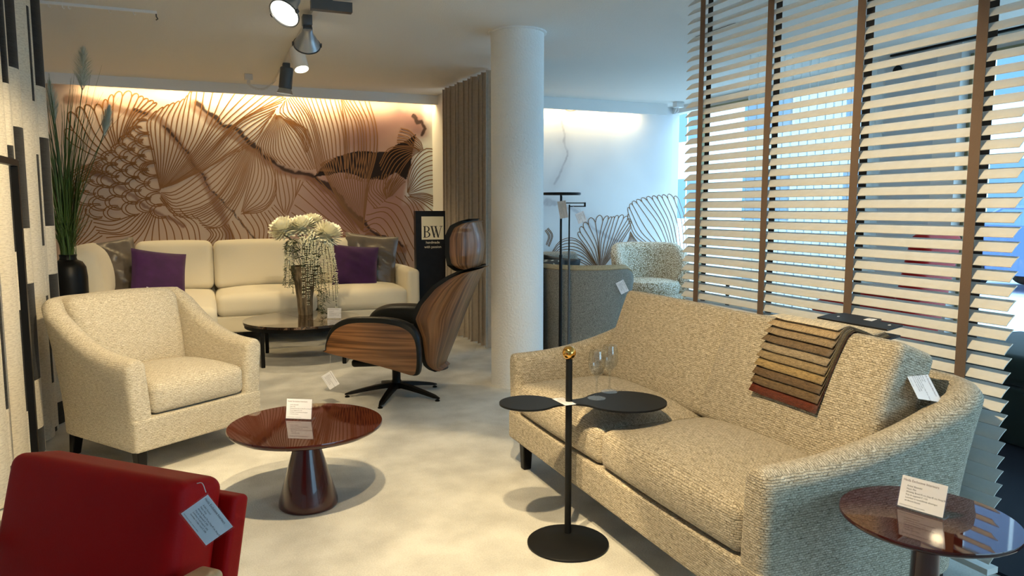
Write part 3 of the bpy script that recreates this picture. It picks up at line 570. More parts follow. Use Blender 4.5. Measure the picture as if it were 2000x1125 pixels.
def sweep_seat(name, label, cat, loc, rz, W, D, z1, nseat, fab, loose_back, fl_arm=0.045, fl_back=0.10, z0=0.565, th=0.10, legh=0.15):
    t = thing(name, label, cat, loc, rz); zb = legh
    v, f = ushell(W, D, th, 0.19, zb, z0, z1, fl_arm, fl_back); obj('shell', v, f, fab, t, uv='cube', ang=60)
    sb = 0.285
    v, f = softbox(W+0.004, D-0.12, sb-zb, 0.014, 6); obj('base', v, f, fab, t, loc=(0, (D-0.12)/2-0.034, (sb+zb)/2), uv='cube')
    iw = W-2*th+0.015; cw = iw/nseat; cd = D-0.25; ch = 0.145
    for i in range(nseat):
        x = -iw/2+cw*(i+0.5)
        v, f = softbox(cw-0.006, cd, ch, 0.035, 12, crown(cw, cd, ch, 0.045, 0.022, 0.004, 0.0))
        obj('seat_cushion', v, f, fab, t, loc=(x, cd/2-0.028, sb+ch/2+0.003), uv='cube')
    if loose_back:
        for i in range(nseat):
            bw = iw/nseat+0.02; bh = 0.44; bt = 0.17; x = (-iw/2+cw*(i+0.5))*0.985
            v, f = softbox(bw-0.012, bt, bh, 0.028, 12, crown(bw, bt, bh, 0.006, 0.030, 0.0, 0.0))
            obj('back_cushion', v, f, fab, t, loc=(x, D-0.27+0.01, sb+ch+bh/2-0.030), rot=(R(-20), 0, 0), uv='cube')
    else:
        bw = iw+0.03; bh = z1-sb-0.03; bt = 0.16
        def dfm(x, y, z):
            x, y, z = crown(bw, bt, bh, 0.02, 0.03, 0.0, 0)(x, y, z)
            h = (z/bh+0.5); return (x*(1+0.10*h), y+0.09*h**1.5, z)
        v, f = softbox(bw, bt, bh, 0.05, 12, dfm)
        obj('back_cushion', v, f, fab, t, loc=(0, D-0.17, sb+bh/2+0.03), rot=(R(-3), 0, 0), uv='cube')
    for sx in (-1, 1):
        taperleg('leg', sx*(W/2-0.055), 0.035, zb, M['blackwood'], t); taperleg('leg', sx*(W/2-0.06), D-0.13, zb, M['blackwood'], t, dy=0.03)
    return t
# cream armchair on the left: width axis turned 35.5 degrees
a = R(35.5)
arm = sweep_seat('armchair', 'cream tweed armchair with sweeping arms on black legs beside the patterned curtain', 'armchair', (-0.068, 3.90, 0), a, 0.70, 0.72, 0.80, 1, M['tweedpale'], False, fl_arm=0.03, legh=0.13)
# beige two-seat sofa on the right, facing -x
sofa = sweep_seat('sofa', 'beige tweed two seat sofa with loose back cushions in front of the blind', 'sofa', (1.345, 2.335, 0), R(-90), 1.75, 0.82, 0.72, 2, M['tweed'], True, fl_arm=0.015, fl_back=0.09)

# ---------------- ivory corner sofa under the mural
t = thing('corner_sofa', 'ivory felt corner sofa with low plinth under the pink mural', 'sofa', (0.45, 7.0, 0))
def cush(name, sx, sy, sz, r, loc, rot=(0, 0, 0), top=0.03, front=0.02, m=M['ivory'], n=9, parent=t):
    v, f = softbox(sx, sy, sz, r, n, crown(sx, sy, sz, top, front, 0.006, 0.0)); return obj(name, v, f, m, parent, loc=loc, rot=rot)
cush('base', 2.90, 0.84, 0.15, 0.02, (0, 0.44, 0.205), top=0, front=0)
cush('base', 0.80, 0.95, 0.15, 0.02, (-1.05, -0.40, 0.205), top=0, front=0)
for x, wd in ((0.05, 0.88), (0.925, 0.86)): cush('seat_cushion', wd, 0.74, 0.20, 0.06, (x, 0.37, 0.375), top=0.04)
cush('seat_cushion', 0.70, 1.55, 0.20, 0.06, (-0.745, -0.05, 0.375), top=0.04)
for x, wd in ((0.05, 0.88), (0.93, 0.86), (-0.73, 0.66)): cush('back_cushion', wd, 0.22, 0.46, 0.06, (x, 0.67, 0.70), (R(-10), 0, 0), 0.015, 0.045)
cush('back_cushion', 0.95, 0.24, 0.46, 0.08, (-1.36, 0.12, 0.69), (R(-10), 0, R(90)), 0.03, 0.05)
cush('backrest', 2.90, 0.14, 0.52, 0.04, (0, 0.84, 0.38), top=0, front=0)
cush('backrest', 0.14, 1.6, 0.52, 0.04, (-1.42, 0.0, 0.38), top=0, front=0)
cush('armrest', 0.13, 0.86, 0.52, 0.04, (1.41, 0.43, 0.39), top=0.012, front=0.008)
for x, y in ((1.40, 0.04), (1.40, 0.84), (-1.40, 0.84), (-0.2, 0.06), (-1.4, -0.82), (-0.72, -0.82)): taperleg('leg', x, y, 0.135, M['blackwood'], t)
def throw(name, label, x, y, z, rz, lean, roll, m, sz=0.46, th=0.14, wr=0.0, seed=0, group=None):
    v, f = pillow(sz, sz, th, 20, wr, seed); o = obj(name, v, f, m, loc=(x, y, z), ang=180); o.rotation_euler = (R(-lean), R(roll), R(rz)); return tag(o, label, 'pillow', group)
throw('throw_pillow', 'crumpled taupe satin pillow behind the left purple pillow', -0.72, 7.14, 0.458, 24, 20, -7, M['satin'], 0.54, 0.17, 0.05, 2)
throw('throw_pillow', 'purple velvet pillow leaning at the corner end of the ivory sofa', -0.40, 6.95, 0.462, 16, 22, 9, M['purple'], 0.45, 0.15, 0.008, 5)
throw('throw_pillow', 'crumpled taupe satin pillow behind the right purple pillow', 1.50, 7.45, 0.462, -12, 16, 6, M['satin'], 0.54, 0.16, 0.05, 9)
throw('throw_pillow', 'purple velvet pillow leaning near the right arm of the ivory sofa', 1.33, 7.27, 0.462, -8, 20, 5, M['purple'], 0.44, 0.15, 0.008, 12)

# ---------------- red armchair in the foreground: faces the camera
dx, dy = -0.371, 0.359
ang = math.atan2(dy, dx)-PI   # local +x runs from image left to right along the top edge
t = thing('red_armchair', 'red leather armchair with oak armrests in the near left corner', 'armchair', (-0.225, 1.72, -0.05), ang)
Wc = 0.50
def dfm(x, y, z):
    x, y, z = crown(Wc, 0.13, 0.56, 0.0, 0.022, 0.006, 0)(x, y, z)
    return (x, y, z)
v, f = softbox(Wc, 0.13, 0.56, 0.028, 12, dfm); obj('back_cushion', v, f, M['redleather'], t, loc=(-0.015, -0.02, 0.475), rot=(R(-14), 0, 0))
v, f = softbox(Wc+0.01, 0.05, 0.51, 0.012, 8); obj('back_shell', v, f, M['redleather'], t, loc=(0.0, 0.070, 0.437), rot=(R(-14), 0, 0))
v, f = softbox(Wc, 0.56, 0.14, 0.045, 10, crown(Wc, 0.56, 0.14, 0.03, 0.02, 0.0, 0)); obj('seat_cushion', v, f, M['redleather'], t, loc=(0, -0.36, 0.36))
v, f = softbox(Wc+0.05, 0.60, 0.08, 0.02, 6); obj('seat_frame', v, f, M['redleather'], t, loc=(0, -0.33, 0.25))
for s in (-1, 1):
    x = s*(Wc/2+0.045)
    v, f = softbox(0.055, 0.62, 0.03, 0.013, 6, lambda X, Y, Z: (X*(1+0.2*math.cos(Y*4)), Y, Z-0.02*(Y*3)**2*0.3)); obj('armrest', v, f, M['oak'], t, loc=(x, -0.31, 0.585))
    taperleg('leg', x, -0.60, 0.56, M['oak'], t, 0.035, 0.026); taperleg('leg', x, -0.04, 0.56, M['oak'], t, 0.035, 0.026, dy=0.05)

# ---------------- grey barrel chair and patterned chairs in the bay behind
def barrel(name, label, loc, rz, rad, hseat, hback, m_out, m_in, m_seat, front=0.55, skirt=True):
    t = thing(name, label, 'armchair', loc, rz)
    # back: wraps from angle -span..span around +y
    span = R(118); secs = []; n = 40
    for i in range(n+1):
        a = -span+2*span*i/n; q = abs(a)/span; zt = hback-(hback-hseat-0.10)*max(0, (q-0.45)/0.55)**2*1.0
        zt = max(zt, hseat-0.05) if q < 0.995 else hseat-0.05
        th = 0.11; z0 = 0.16; pts = []
        dirx, diry = math.sin(a), math.cos(a)
        ro = rad; fl = 0.06
        prof = [(ro-0.02, z0), (ro, z0+0.06), (ro+fl*0.5, (z0+zt)/2), (ro+fl, zt-0.06), (ro+fl-0.01, zt-0.02), (ro+fl-0.05, zt), (ro+fl-0.09, zt-0.02), (ro+fl-th, zt-0.06), (ro-th+0.01, (z0+zt)/2), (ro-th, z0)]
        secs.append([(dirx*r, diry*r, z) for r, z in prof])
    v, f = loft(secs); obj('backrest', v, f, m_out, t, ang=70)
    # inner lining and rim
    secs = []
    for i in range(n+1):
        a = -span*0.985+2*span*0.985*i/n; q = abs(a)/span; zt = hback-(hback-hseat-0.10)*max(0, (q-0.45)/0.55)**2*1.0
        dirx, diry = math.sin(a), math.cos(a); fl = 0.06; ro = rad
        prof = [(ro+fl-0.008, zt-0.008), (ro+fl-0.045, zt+0.024), (ro+fl-0.10, zt+0.005), (ro+fl-0.125, zt-0.06), (ro-0.12, (0.2+zt)/2), (ro-0.12, 0.25), (ro-0.08, 0.25), (ro-0.06, zt-0.1)]
        secs.append([(dirx*r, diry*r, z) for r, z in prof])
    v, f = loft(secs); obj('lining', v, f, m_in, t, ang=70)
    v, f = lathe([(0.0, 0.02), (rad*0.97, 0.02), (rad*1.0, 0.05), (rad*0.99, hseat-0.16), (rad*0.97, hseat-0.14), (0, hseat-0.14)], 40); obj('base', v, f, m_out, t)
    v, f = lathe([(0, hseat-0.14), (rad*0.86, hseat-0.14), (rad*0.9, hseat-0.10), (rad*0.9, hseat-0.04), (rad*0.84, hseat-0.005), (rad*0.6, hseat+0.012), (0, hseat+0.018)], 40); obj('seat_cushion', v, f, m_seat, t)
    return t
barrel('barrel_chair', 'grey boucle barrel chair with sand lining behind the black floor lamps', (3.02, 5.66, 0), R(150), 0.37, 0.44, 0.76, M['greyfelt'], M['sandfelt'], M['sandfelt'])
barrel('tub_chair', 'speckled cream jacquard tub chair against the pale mural', (4.50, 6.90, 0), R(-14), 0.37, 0.46, 0.84, M['leopard'], M['leopard'], M['leopard'])
t = thing('footstool', 'low speckled footstool with pale wooden tray top', 'footstool', (3.98, 6.30, 0))
v, f = lathe([(0, 0.01), (0.25, 0.01), (0.27, 0.04), (0.27, 0.20), (0.25, 0.225), (0, 0.225)], 32); obj('pouf', v, f, M['leopard'], t)
v, f = lathe([(0, 0.228), (0.24, 0.228), (0.25, 0.236), (0.25, 0.248), (0.245, 0.255), (0, 0.255)], 32); obj('tray_top', v, f, M['tabletwood'], t)
t = thing('low_bench', 'grey bench against the pale mural behind the barrel chair', 'bench', (3.25, 7.05, 0))
cush('base', 1.1, 0.7, 0.37, 0.03, (0, 0, 0.187), m=M['greyfelt'], parent=t, top=0, front=0); cush('backrest', 1.1, 0.18, 0.5, 0.05, (0, 0.28, 0.52), m=M['greyfelt'], parent=t, top=0)
M['zebra'] = patmat('zebra_print', (0.62, 0.58, 0.48), (0.03, 0.028, 0.025), (12, 40, 12), 0.5, 'Object')
v, f = pillow(0.5, 0.36, 0.14, 14); o = tag(obj('throw_pillow', v, f, M['zebra'], loc=(3.18, 6.80, 0.38), rot=(R(-16), 0, R(-6)), ang=180), 'cream and black line patterned pillow on the bench', 'pillow')
v, f = pillow(0.42, 0.36, 0.12, 14); o = tag(obj('throw_pillow', v, f, M['black'], loc=(3.42, 6.93, 0.385), rot=(R(-12), R(8), R(-6)), ang=180), 'black pillow behind the line patterned pillow', 'pillow')
t = thing('side_table', 'small black side table right of the speckled tub chair', 'table', (4.92, 6.10, 0))
v, f = lathe([(0, 0.50), (0.24, 0.50), (0.245, 0.505), (0.245, 0.52), (0.24, 0.525), (0, 0.525)], 40); obj('tabletop', v, f, M['black'], t)
v, f = lathe([(0, 0.0), (0.15, 0.0), (0.15, 0.012), (0.02, 0.02), (0.02, 0.50), (0, 0.50)], 24); obj('stem', v, f, M['black'], t)
# ================================================================ tables, lounge chair, lamps
def cone_table(name, label, loc, h, rt, rb, rtop, glossy):
    t = thing(name, label, 'table', loc)
    v, f = lathe([(0, h-0.022), (rt-0.014, h-0.022), (rt-0.002, h-0.012), (rt, h-0.006), (rt-0.002, h), (0, h)], 72); obj('tabletop', v, f, glossy, t, ang=50)
    v, f = lathe([(0, 0), (rb-0.006, 0), (rb, 0.006), (rb, 0.012), (rb*0.985, 0.03), (rtop, h-0.03), (rtop+0.01, h-0.0225), (0, h-0.0225)], 56); obj('cone_base', v, f, M['wine'], t, ang=50)
    return t
cone_table('cone_table', 'wine red round table on a cone foot in the middle of the carpet', (0.355, 3.11, 0), 0.355, 0.315, 0.122, 0.036, M['wineglass_top'])
t = thing('side_table', 'wine red round side table at the near end of the beige sofa', 'table', (1.625, 1.228, 0)); hh = 0.49; rt = 0.203
v, f = lathe([(0, hh-0.016), (rt-0.010, hh-0.016), (rt-0.002, hh-0.010), (rt, hh-0.005), (rt-0.002, hh), (0, hh)], 72); obj('tabletop', v, f, M['wineglass_top'], t, ang=50)
v, f = lathe([(0, 0), (0.14, 0), (0.145, 0.004), (0.145, 0.012), (0.14, 0.016), (0.045, 0.022), (0.038, 0.04), (0.031, hh-0.03), (0.04, hh-0.0165), (0, hh-0.0165)], 48); obj('stem', v, f, M['wine'], t, ang=50)
# coffee table with dark marble top
t = thing('coffee_table', 'round dark marble coffee table on thin black legs before the ivory sofa', 'table', (0.72, 6.28, 0))
def marble():
    m, nt, b = base('dark_marble'); L = nt.links.new; mp = coords(nt, 'Object', 7); n = nd(nt, 'ShaderNodeTexNoise'); n.inputs['Scale'].default_value = 1; n.inputs['Detail'].default_value = 9; n.inputs['Distortion'].default_value = 1.2
    L(mp.outputs[0], n.inputs['Vector']); r = ramp(nt, [(0.45, (0.018, 0.010, 0.007)), (0.55, (0.05, 0.028, 0.018)), (0.585, (0.20, 0.13, 0.09)), (0.61, (0.03, 0.018, 0.012))]); L(n.outputs[0], r.inputs[0]); L(r.outputs[0], b.inputs['Base Color'])
    b.inputs['Roughness'].default_value = 0.10; b.inputs['Coat Weight'].default_value = 0.6; return m
for k in range(2):   # the top is two half-discs with a seam
    a0 = R(112)+k*PI; pts = [(0.002*math.cos(a0+PI/2)+0.475*math.cos(a0+PI*i/40), 0.002*math.sin(a0+PI/2)+0.475*math.sin(a0+PI*i/40)) for i in range(41)]
    v, f = prism(pts, 0.315, 0.335, 0.0); obj('tabletop_half', v, f, marble() if k == 0 else bpy.data.materials['dark_marble'], t, ang=40)
v, f = lathe([(0.455, 0.285), (0.465, 0.285), (0.465, 0.314), (0.455, 0.314), (0.455, 0.285)], 64, ring=True); obj('rim_frame', v, f, M['black'], t)
for i in range(4):
    a = R(218+90*i); taperleg('leg', 0.44*math.cos(a), 0.44*math.sin(a), 0.314, M['black'], t, 0.030, 0.030)

# ---------------- black drinks table with propeller top and brass ball
t = thing('drinks_table', 'black metal drinks table with propeller shaped top and brass ball', 'table', (1.236, 2.425, 0))
v, f = lathe([(0, 0), (0.148, 0), (0.152, 0.003), (0.152, 0.008), (0.148, 0.011), (0, 0.011)], 64); obj('foot', v, f, M['sideblack'], t, loc=(-0.032, -0.065, 0))
v, f = tube([(0, 0, 0.01), (0, 0, 0.690)], 0.0125, 20); obj('pole', v, f, M['sideblack'], t, loc=(0, 0, 0))
v, f = lathe([(0.026*math.sin(PI*i/20)+1e-5, -0.026*math.cos(PI*i/20)) for i in range(21)], 32); obj('ball', v, f, M['gold'], t, loc=(0, 0, 0.712), ang=180)
pts = []
xa = np.linspace(0, 1, 41)
def halfw(s):  # s along the top from the small end to the large end
    x = -0.262+0.632*s
    l = 0.105*math.sqrt(max(0, 1-((x+0.155)/0.107)**2)) if -0.262 <= x <= -0.048 else 0
    r_ = 0.150*math.sqrt(max(0, 1-((x-0.215)/0.155)**2)) if 0.06 <= x <= 0.37 else 0
    nk = 0.030+0.06*abs(x)**1.0 if -0.12 < x < 0.15 else 0
    if -0.155 < x < -0.0: l = max(l, 0.030+0.075*(0.5-0.5*math.cos(PI*min(1, -x/0.155))))
    if 0.0 <= x < 0.215: r_ = max(r_, 0.030+0.120*(0.5-0.5*math.cos(PI*min(1, x/0.215))))
    return x, max(l, r_)
up = []; dn = []
for i in range(81):
    s = 0.5-0.5*math.cos(PI*i/80); x, wd = halfw(s); up.append((x, wd)); dn.append((x, -wd))
pts = dn+up[::-1][1:-1]
v, f = prism(pts, 0.518, 0.525, 0.0); obj('tabletop', v, f, M['sideblack'], t, rot=(0, 0, R(-19)), ang=30)
# wine glasses
def wineglass(label, x, y, z):
    prof = [(0.0, 0.0), (0.034, 0.0), (0.035, 0.002), (0.02, 0.006), (0.006, 0.012), (0.0038, 0.03), (0.0038, 0.072), (0.007, 0.084), (0.018, 0.094), (0.029, 0.112), (0.0335, 0.132), (0.0325, 0.158), (0.028, 0.186),
            (0.0268, 0.186), (0.0312, 0.158), (0.0322, 0.132), (0.0278, 0.113), (0.016, 0.096), (0.0, 0.089)]
    v, f = lathe(prof, 40); return tag(obj('wine_glass', v, f, M['glass'], loc=(x, y, z), ang=50), label, 'glass', 'wine glasses')
m, nt, b = base('crystal'); b.inputs['Transmission Weight'].default_value = 1; b.inputs['Roughness'].default_value = 0.0; b.inputs['IOR'].default_value = 1.45; M['wineclear'] = m
wineglass('stemmed wine glass standing nearer to the brass ball', 1.356, 2.427, 0.5252)
wineglass('stemmed wine glass standing farther back on the large lobe', 1.453, 2.498, 0.5252)

# ---------------- lounge chair with walnut shells
fa = R(146.0)
t = thing('lounge_chair', 'black leather lounge chair with walnut shells on a black star foot', 'armchair', (1.138, 4.769, 0), fa)   # local +x is the facing direction, +y its left (towards the camera)
for k in range(5):
    a = R(20+72*k)
    secs = []
    for s in np.linspace(0, 1, 9):
        r = 0.03+0.31*s; z = 0.075-0.055*s**1.3; hw = 0.026-0.010*s; hh = 0.016-0.008*s
        if s == 1: hw *= 0.4; hh *= 0.5
        c, sn = math.cos(a), math.sin(a)
        secs.append([(c*r-sn*o, sn*r+c*o, z+q) for o, q in ((-hw, -hh), (hw, -hh), (hw*0.8, hh), (-hw*0.8, hh))])
    v, f = loft(secs); obj('foot_arm', v, f, M['black'], t, ang=50)
    v, f = lathe([(0, 0), (0.016, 0), (0.016, 0.006), (0.008, 0.012), (0, 0.012)], 14); obj('glide', v, f, M['black'], t, loc=(0.325*math.cos(a), 0.325*math.sin(a), 0))
v, f = lathe([(0, 0.05), (0.034, 0.05), (0.034, 0.10), (0.028, 0.11), (0.028, 0.20), (0.02, 0.205), (0.02, 0.26), (0, 0.26)], 24); obj('pedestal', v, f, M['black'], t)
v, f = softbox(0.46, 0.34, 0.05, 0.02, 4); obj('mechanism', v, f, M['black'], t, loc=(0.02, 0, 0.255), rot=(0, R(4), 0))
armo = [(0.323, 0.363), (0.315, 0.412), (0.268, 0.488), (0.178, 0.533), (0.06, 0.545), (-0.06, 0.544), (-0.169, 0.525), (-0.238, 0.48), (-0.266, 0.399), (-0.264, 0.268), (-0.234, 0.232), (-0.10, 0.262), (0.032, 0.291), (0.317, 0.347)]
dense = [tuple(p) for p in cr([Vector(p) for p in armo+[armo[0]]], 57)[:-1]]
def panel(pts, y, th, bow, grow=0.0, up=0.0):
    """side panel in the x-z plane at y, bowed outwards, with UV along x"""
    n = len(pts); cx = sum(p[0] for p in pts)/n; cz = sum(p[1] for p in pts)/n; v = []; f = []; rings = [0.0, 0.35, 0.65, 0.88, 1.0]
    for sd in (0, 1):
        for r in rings[1:]:
            for (x, z) in pts:
                g = 1+grow/0.25*r; X = cx+(x-cx)*r*g; Z = cz+(z-cz)*r*g + up*r*max(0, (z-cz)/0.13)
                yy = y+(bow*(1-r*r) + (th if sd else 0))
                v.append((X, yy, Z))
        v.append((cx, y+bow+(th if sd else 0), cz))
    m_ = len(rings)-1; N = m_*n+1
    for sd in (0, 1):
        o = sd*N
        for k in range(m_-1): f += ringface(n, o+k*n, o+(k+1)*n, flip=bool(sd))
        for i in range(n): q = (o+i, o+N-1, o+(i+1) % n); f.append(q if not sd else tuple(reversed(q)))
    a, b = (m_-1)*n, N+(m_-1)*n
    f += ringface(n, a, b, flip=True)
    uv = [(p[2]*1.0, p[0]) for p in v]
    return v, f, uv
for s in (1, -1):
    v, f, uv = panel(dense, 0.0, 0.012, 0.02)
    if s > 0: loc, rot = (0, 0.355, 0), (0, 0, 0); vv = v
    else: vv = [(x, -y, z) for x, y, z in v]; f = [tuple(reversed(q)) for q in f]; loc, rot = (0, -0.355, 0), (0, 0, 0)
    wp = obj('arm_panel', vv, f, M['walnut'], t, loc=loc, rot=rot, uv=uv, ang=50); wp['label'] = 'curved walnut arm panel'
    out = [(x*1.03+0.002, z) for x, z in dense]
    # leather roll that follows the outline (thicker on top)
    secs = []
    n = len(dense); cx = 0.02; cz = 0.40
    body = []
    for k, (yo, gr) in enumerate(((-0.105, 0.90), (-0.095, 0.98), (-0.06, 1.045), (-0.025, 1.06), (0.0, 1.05), (0.008, 1.02))):
        body.append([(cx+(x-cx)*gr + 0.0, s*(0.352+yo), cz+(z-cz)*gr + (0.026*(gr-0.88)/0.18 if z > 0.42 else 0.0)) for x, z in dense])
    if s > 0: body = [list(reversed(r_)) for r_ in body]
    v2, f2 = loft(body); obj('arm_pad', v2, f2, M['leather'], t, ang=70)
# seat
def sd(x, y, z):
    x, y, z = crown(0.60, 0.50, 0.16, 0.03, 0.0, 0.0, 0)(x, y, z); return (x, y, z+0.03*(x/0.3))
v, f = softbox(0.60, 0.50, 0.16, 0.05, 10, sd); obj('seat_cushion', v, f, M['leather'], t, loc=(0.05, 0, 0.375))
# back shell: wraps round the rear
zs = [0.205, 0.222, 0.258, 0.35, 0.44, 0.504, 0.565, 0.649, 0.754, 0.819, 0.849, 0.866]
xf = [-0.335, -0.30, -0.277, -0.275, -0.272, -0.25, -0.231, -0.269, -0.359, -0.452, -0.517, -0.585]
def xr(z): return -0.315-0.275*(z-0.205)/0.66
def shellgrid(zlist, xfl, xrf, Wf, th, nseg=26, grow=0.0, p=2.6):
    rows = []; uvr = []
    zz = np.linspace(zlist[0], zlist[-1], 40)
    for z in zz:
        a = interp(z, zlist, xfl); r = xrf(z); Wd = Wf(z)
        if r > a-0.01: r = a-0.01
        row = []
        for i in range(nseg+1):
            q = PI*i/nseg; c = math.cos(q); s_ = math.sin(q)
            row.append((a-(a-r)*abs(s_)**(2/p), Wd*(1 if c > 0 else -1)*abs(c)**(2/p), z))
        rows.append(row)
    return rows
def thick(rows, th):
    """outer rows + inset inner rows -> closed shell"""
    nr = len(rows); nc = len(rows[0]); v = []; f = []; uv = []
    for row in rows: v += row
    for row in rows:
        cx = row[0][0]
        for (x, y, z) in row:
            d = Vector((x-cx-0.05, y, 0)); d = d.normalized() if d.length > 1e-6 else Vector((0, 0, 0)); v.append((x-d.x*th, y-d.y*th, z))
    N = nr*nc
    for j in range(nr-1):
        for i in range(nc-1):
            a = j*nc+i; f.append((a, a+1, a+nc+1, a+nc)); f.append((N+a, N+a+nc, N+a+nc+1, N+a+1))
    for i in range(nc-1): f.append((i+1, i, N+i, N+i+1)); a = (nr-1)*nc+i; f.append((a, a+1, N+a+1, N+a))
    for j in range(nr-1): a = j*nc; f.append((a, a+nc, N+a+nc, N+a)); b_ = j*nc+nc-1; f.append((b_+nc, b_, N+b_, N+b_+nc))
    for k, p in enumerate(v): i = k % nc; uv.append((i/nc*0.7+0.02*p[2], p[2]))
    return v, f, uv
Wb = lambda z: interp(z, [0.2, 0.23, 0.30, 0.42, 0.55, 0.75, 0.87], [0.12, 0.16, 0.215, 0.25, 0.265, 0.25, 0.225])
rows = shellgrid(zs, xf, xr, Wb, 0.012)
v, f, uv = thick(rows, 0.010); o = obj('back_shell', v, f, M['walnut'], t, uv=uv, ang=60); o['label'] = 'tall curved walnut back shell'
# leather back: follows the shell a little larger in front
rows = shellgrid([z+0.012*(1 if z > 0.5 else -0.5) for z in zs], [x+0.028 for x in xf], lambda z: xr(z)+0.016, lambda z: Wb(z)-0.002, 0)
secs = []
for row in rows:
    front = [(row[0][0]-0.0, row[0][1]*c, row[0][2]) for c in np.linspace(-0.92, 0.92, 9)]
    mid = row[0][0]-0.035
    secs.append([p for p in row]+[(row[0][0]-0.05*(1-(p[1]/max(1e-3, row[0][1]))**2), p[1], p[2]) for p in front])
v, f = loft(secs); obj('back_cushion', v, f, M['leather'], t, ang=70)
# head rest
zh = [0.865, 0.874, 0.908, 0.975, 1.064, 1.127, 1.156, 1.168]; xh = [-0.525, -0.478, -0.445, -0.436, -0.437, -0.464, -0.517, -0.575]
xrh = lambda z: -0.565-0.035*math.sin(PI*(z-0.86)/0.31)
Wh = lambda z: interp(z, [0.86, 0.89, 0.95, 1.10, 1.15, 1.17], [0.16, 0.19, 0.205, 0.20, 0.18, 0.15])
rows = shellgrid(zh, xh, xrh, Wh, 0.012); v, f, uv = thick(rows, 0.010); o = obj('head_shell', v, f, M['walnut'], t, uv=uv, ang=60); o['label'] = 'curved walnut head rest shell'
rows = shellgrid([z+0.014*(1 if z > 1.0 else -1) for z in zh], [x+0.030 for x in xh], lambda z: xrh(z)+0.014, lambda z: Wh(z)-0.004, 0)
secs = []
for row in rows:
    front = [(row[0][0]+0.012*(1-c*c), row[0][1]*c, row[0][2]) for c in np.linspace(-0.92, 0.92, 9)]
    secs.append(list(row)+front)
v, f = loft(secs); obj('head_cushion', v, f, M['leather'], t, ang=70)

# ---------------- floor lamps behind the column
t = thing('floor_lamp', 'tall black floor lamp with a flat round disc head', 'lamp', (2.45, 4.96, 0))
v, f = lathe([(0, 0), (0.13, 0), (0.13, 0.012), (0.02, 0.018), (0, 0.018)], 40); obj('base', v, f, M['black'], t)
v, f = tube([(0, 0, 0.01), (0, 0, 0.90)], 0.0125, 14); obj('lower_pole', v, f, M['black'], t)
v, f = tube([(0, 0, 0.895), (0, 0, 1.345)], 0.0085, 14); obj('upper_pole', v, f, M['black'], t)
v, f = lathe([(0, 1.345), (0.142, 1.345), (0.146, 1.350), (0.146, 1.360), (0.142, 1.363), (0, 1.363)], 56); obj('disc_head', v, f, M['black'], t)
t = thing('floor_lamp', 'slim black reading lamp with a folded bracket head', 'lamp', (2.58, 5.08, 0))
v, f = lathe([(0, 0), (0.11, 0), (0.11, 0.01), (0.015, 0.016), (0, 0.016)], 40); obj('base', v, f, M['black'], t)
v, f = tube([(0, 0, 0.01), (0, 0, 0.92)], 0.0085, 12); obj('lower_pole', v, f, M['darkgrey'], t)
v, f = tube([(0, 0, 0.915), (0, 0, 1.275)], 0.006, 12); obj('upper_pole', v, f, M['black'], t)
hb = MB(); hb.box(-0.03, 0.115, -0.007, 0.007, 1.283, 1.291); hb.box(0.0, 0.125, -0.009, 0.009, 1.258, 1.266); hb.box(0.112, 0.125, -0.009, 0.009, 1.258, 1.292)
hb.obj('bracket_head', M['black'], t, smooth=False, rot=(0, 0, R(-22.5)))

# ---------------- sign pillar
t = thing('sign_pillar', 'tall black display pillar with a cream letter panel', 'sign', (2.10, 7.2, 0), R(-6))
boxo('body', -0.165, 0.165, -0.06, 0.06, 0.0, 1.22, M['blackwood'], t)
boxo('letter_panel', -0.108, 0.115, -0.064, -0.0605, 0.935, 1.165, mat('cream_panel', (0.80, 0.76, 0.60), 0.6), t)
def serif_B():
    P = MB()
    def poly(pts): 
        v, f = prism(pts, 0, 0.002); P.add(v, f)
    poly([(0.0, 0), (0.30, 0), (0.30, 0.04), (0.22, 0.05), (0.22, 0.95), (0.30, 0.96), (0.30, 1.0), (0, 1.0), (0, 0.96), (0.07, 0.95), (0.07, 0.05), (0, 0.04)][::1])
    def bowl(z0, z1, w):
        h = (z1-z0)/2; c = (z0+z1)/2; n = 14
        o = [(0.28+(w-0.28)*math.sin(PI*i/n), c-h*math.cos(PI*i/n)) for i in range(n+1)]
        i_ = [(0.28+(w-0.28-0.14)*math.sin(PI*i/n), c-(h-0.045)*math.cos(PI*i/n)) for i in range(n+1)]
        v = []; f = []
        for a, b2 in zip(o, i_): v += [(a[0], a[1], 0.002), (b2[0], b2[1], 0.002)]
        for k in range(n): f.append((2*k, 2*k+2, 2*k+3, 2*k+1))
        P.add(v, f); P.add([(0.2, z0, .002), (0.29, z0, .002), (0.29, z0+0.045, .002), (0.2, z0+0.045, .002)], [(0, 1, 2, 3)]); P.add([(0.2, z1-0.045, .002), (0.29, z1-0.045, .002), (0.29, z1, .002), (0.2, z1, .002)], [(0, 1, 2, 3)])
    bowl(0.0, 0.52, 0.68); bowl(0.48, 1.0, 0.62)
    return P
def serif_W():
    P = MB()
    def st(x0, z0, x1, z1, w): P.add([(x0, z0, .002), (x0+w, z0, .002), (x1+w, z1, .002), (x1, z1, .002)], [(3, 2, 1, 0)])
    st(0.06, 0.97, 0.30, 0, 0.15); st(0.33, 0.02, 0.50, 0.80, 0.05); st(0.40, 0.97, 0.66, 0, 0.15); st(0.70, 0.02, 0.98, 0.97, 0.05)
    for x in (0.0, 0.33, 0.84): P.add([(x, 0.955, .002), (x+0.30, 0.955, .002), (x+0.30, 1.0, .002), (x, 1.0, .002)], [(0, 1, 2, 3)])
    return P
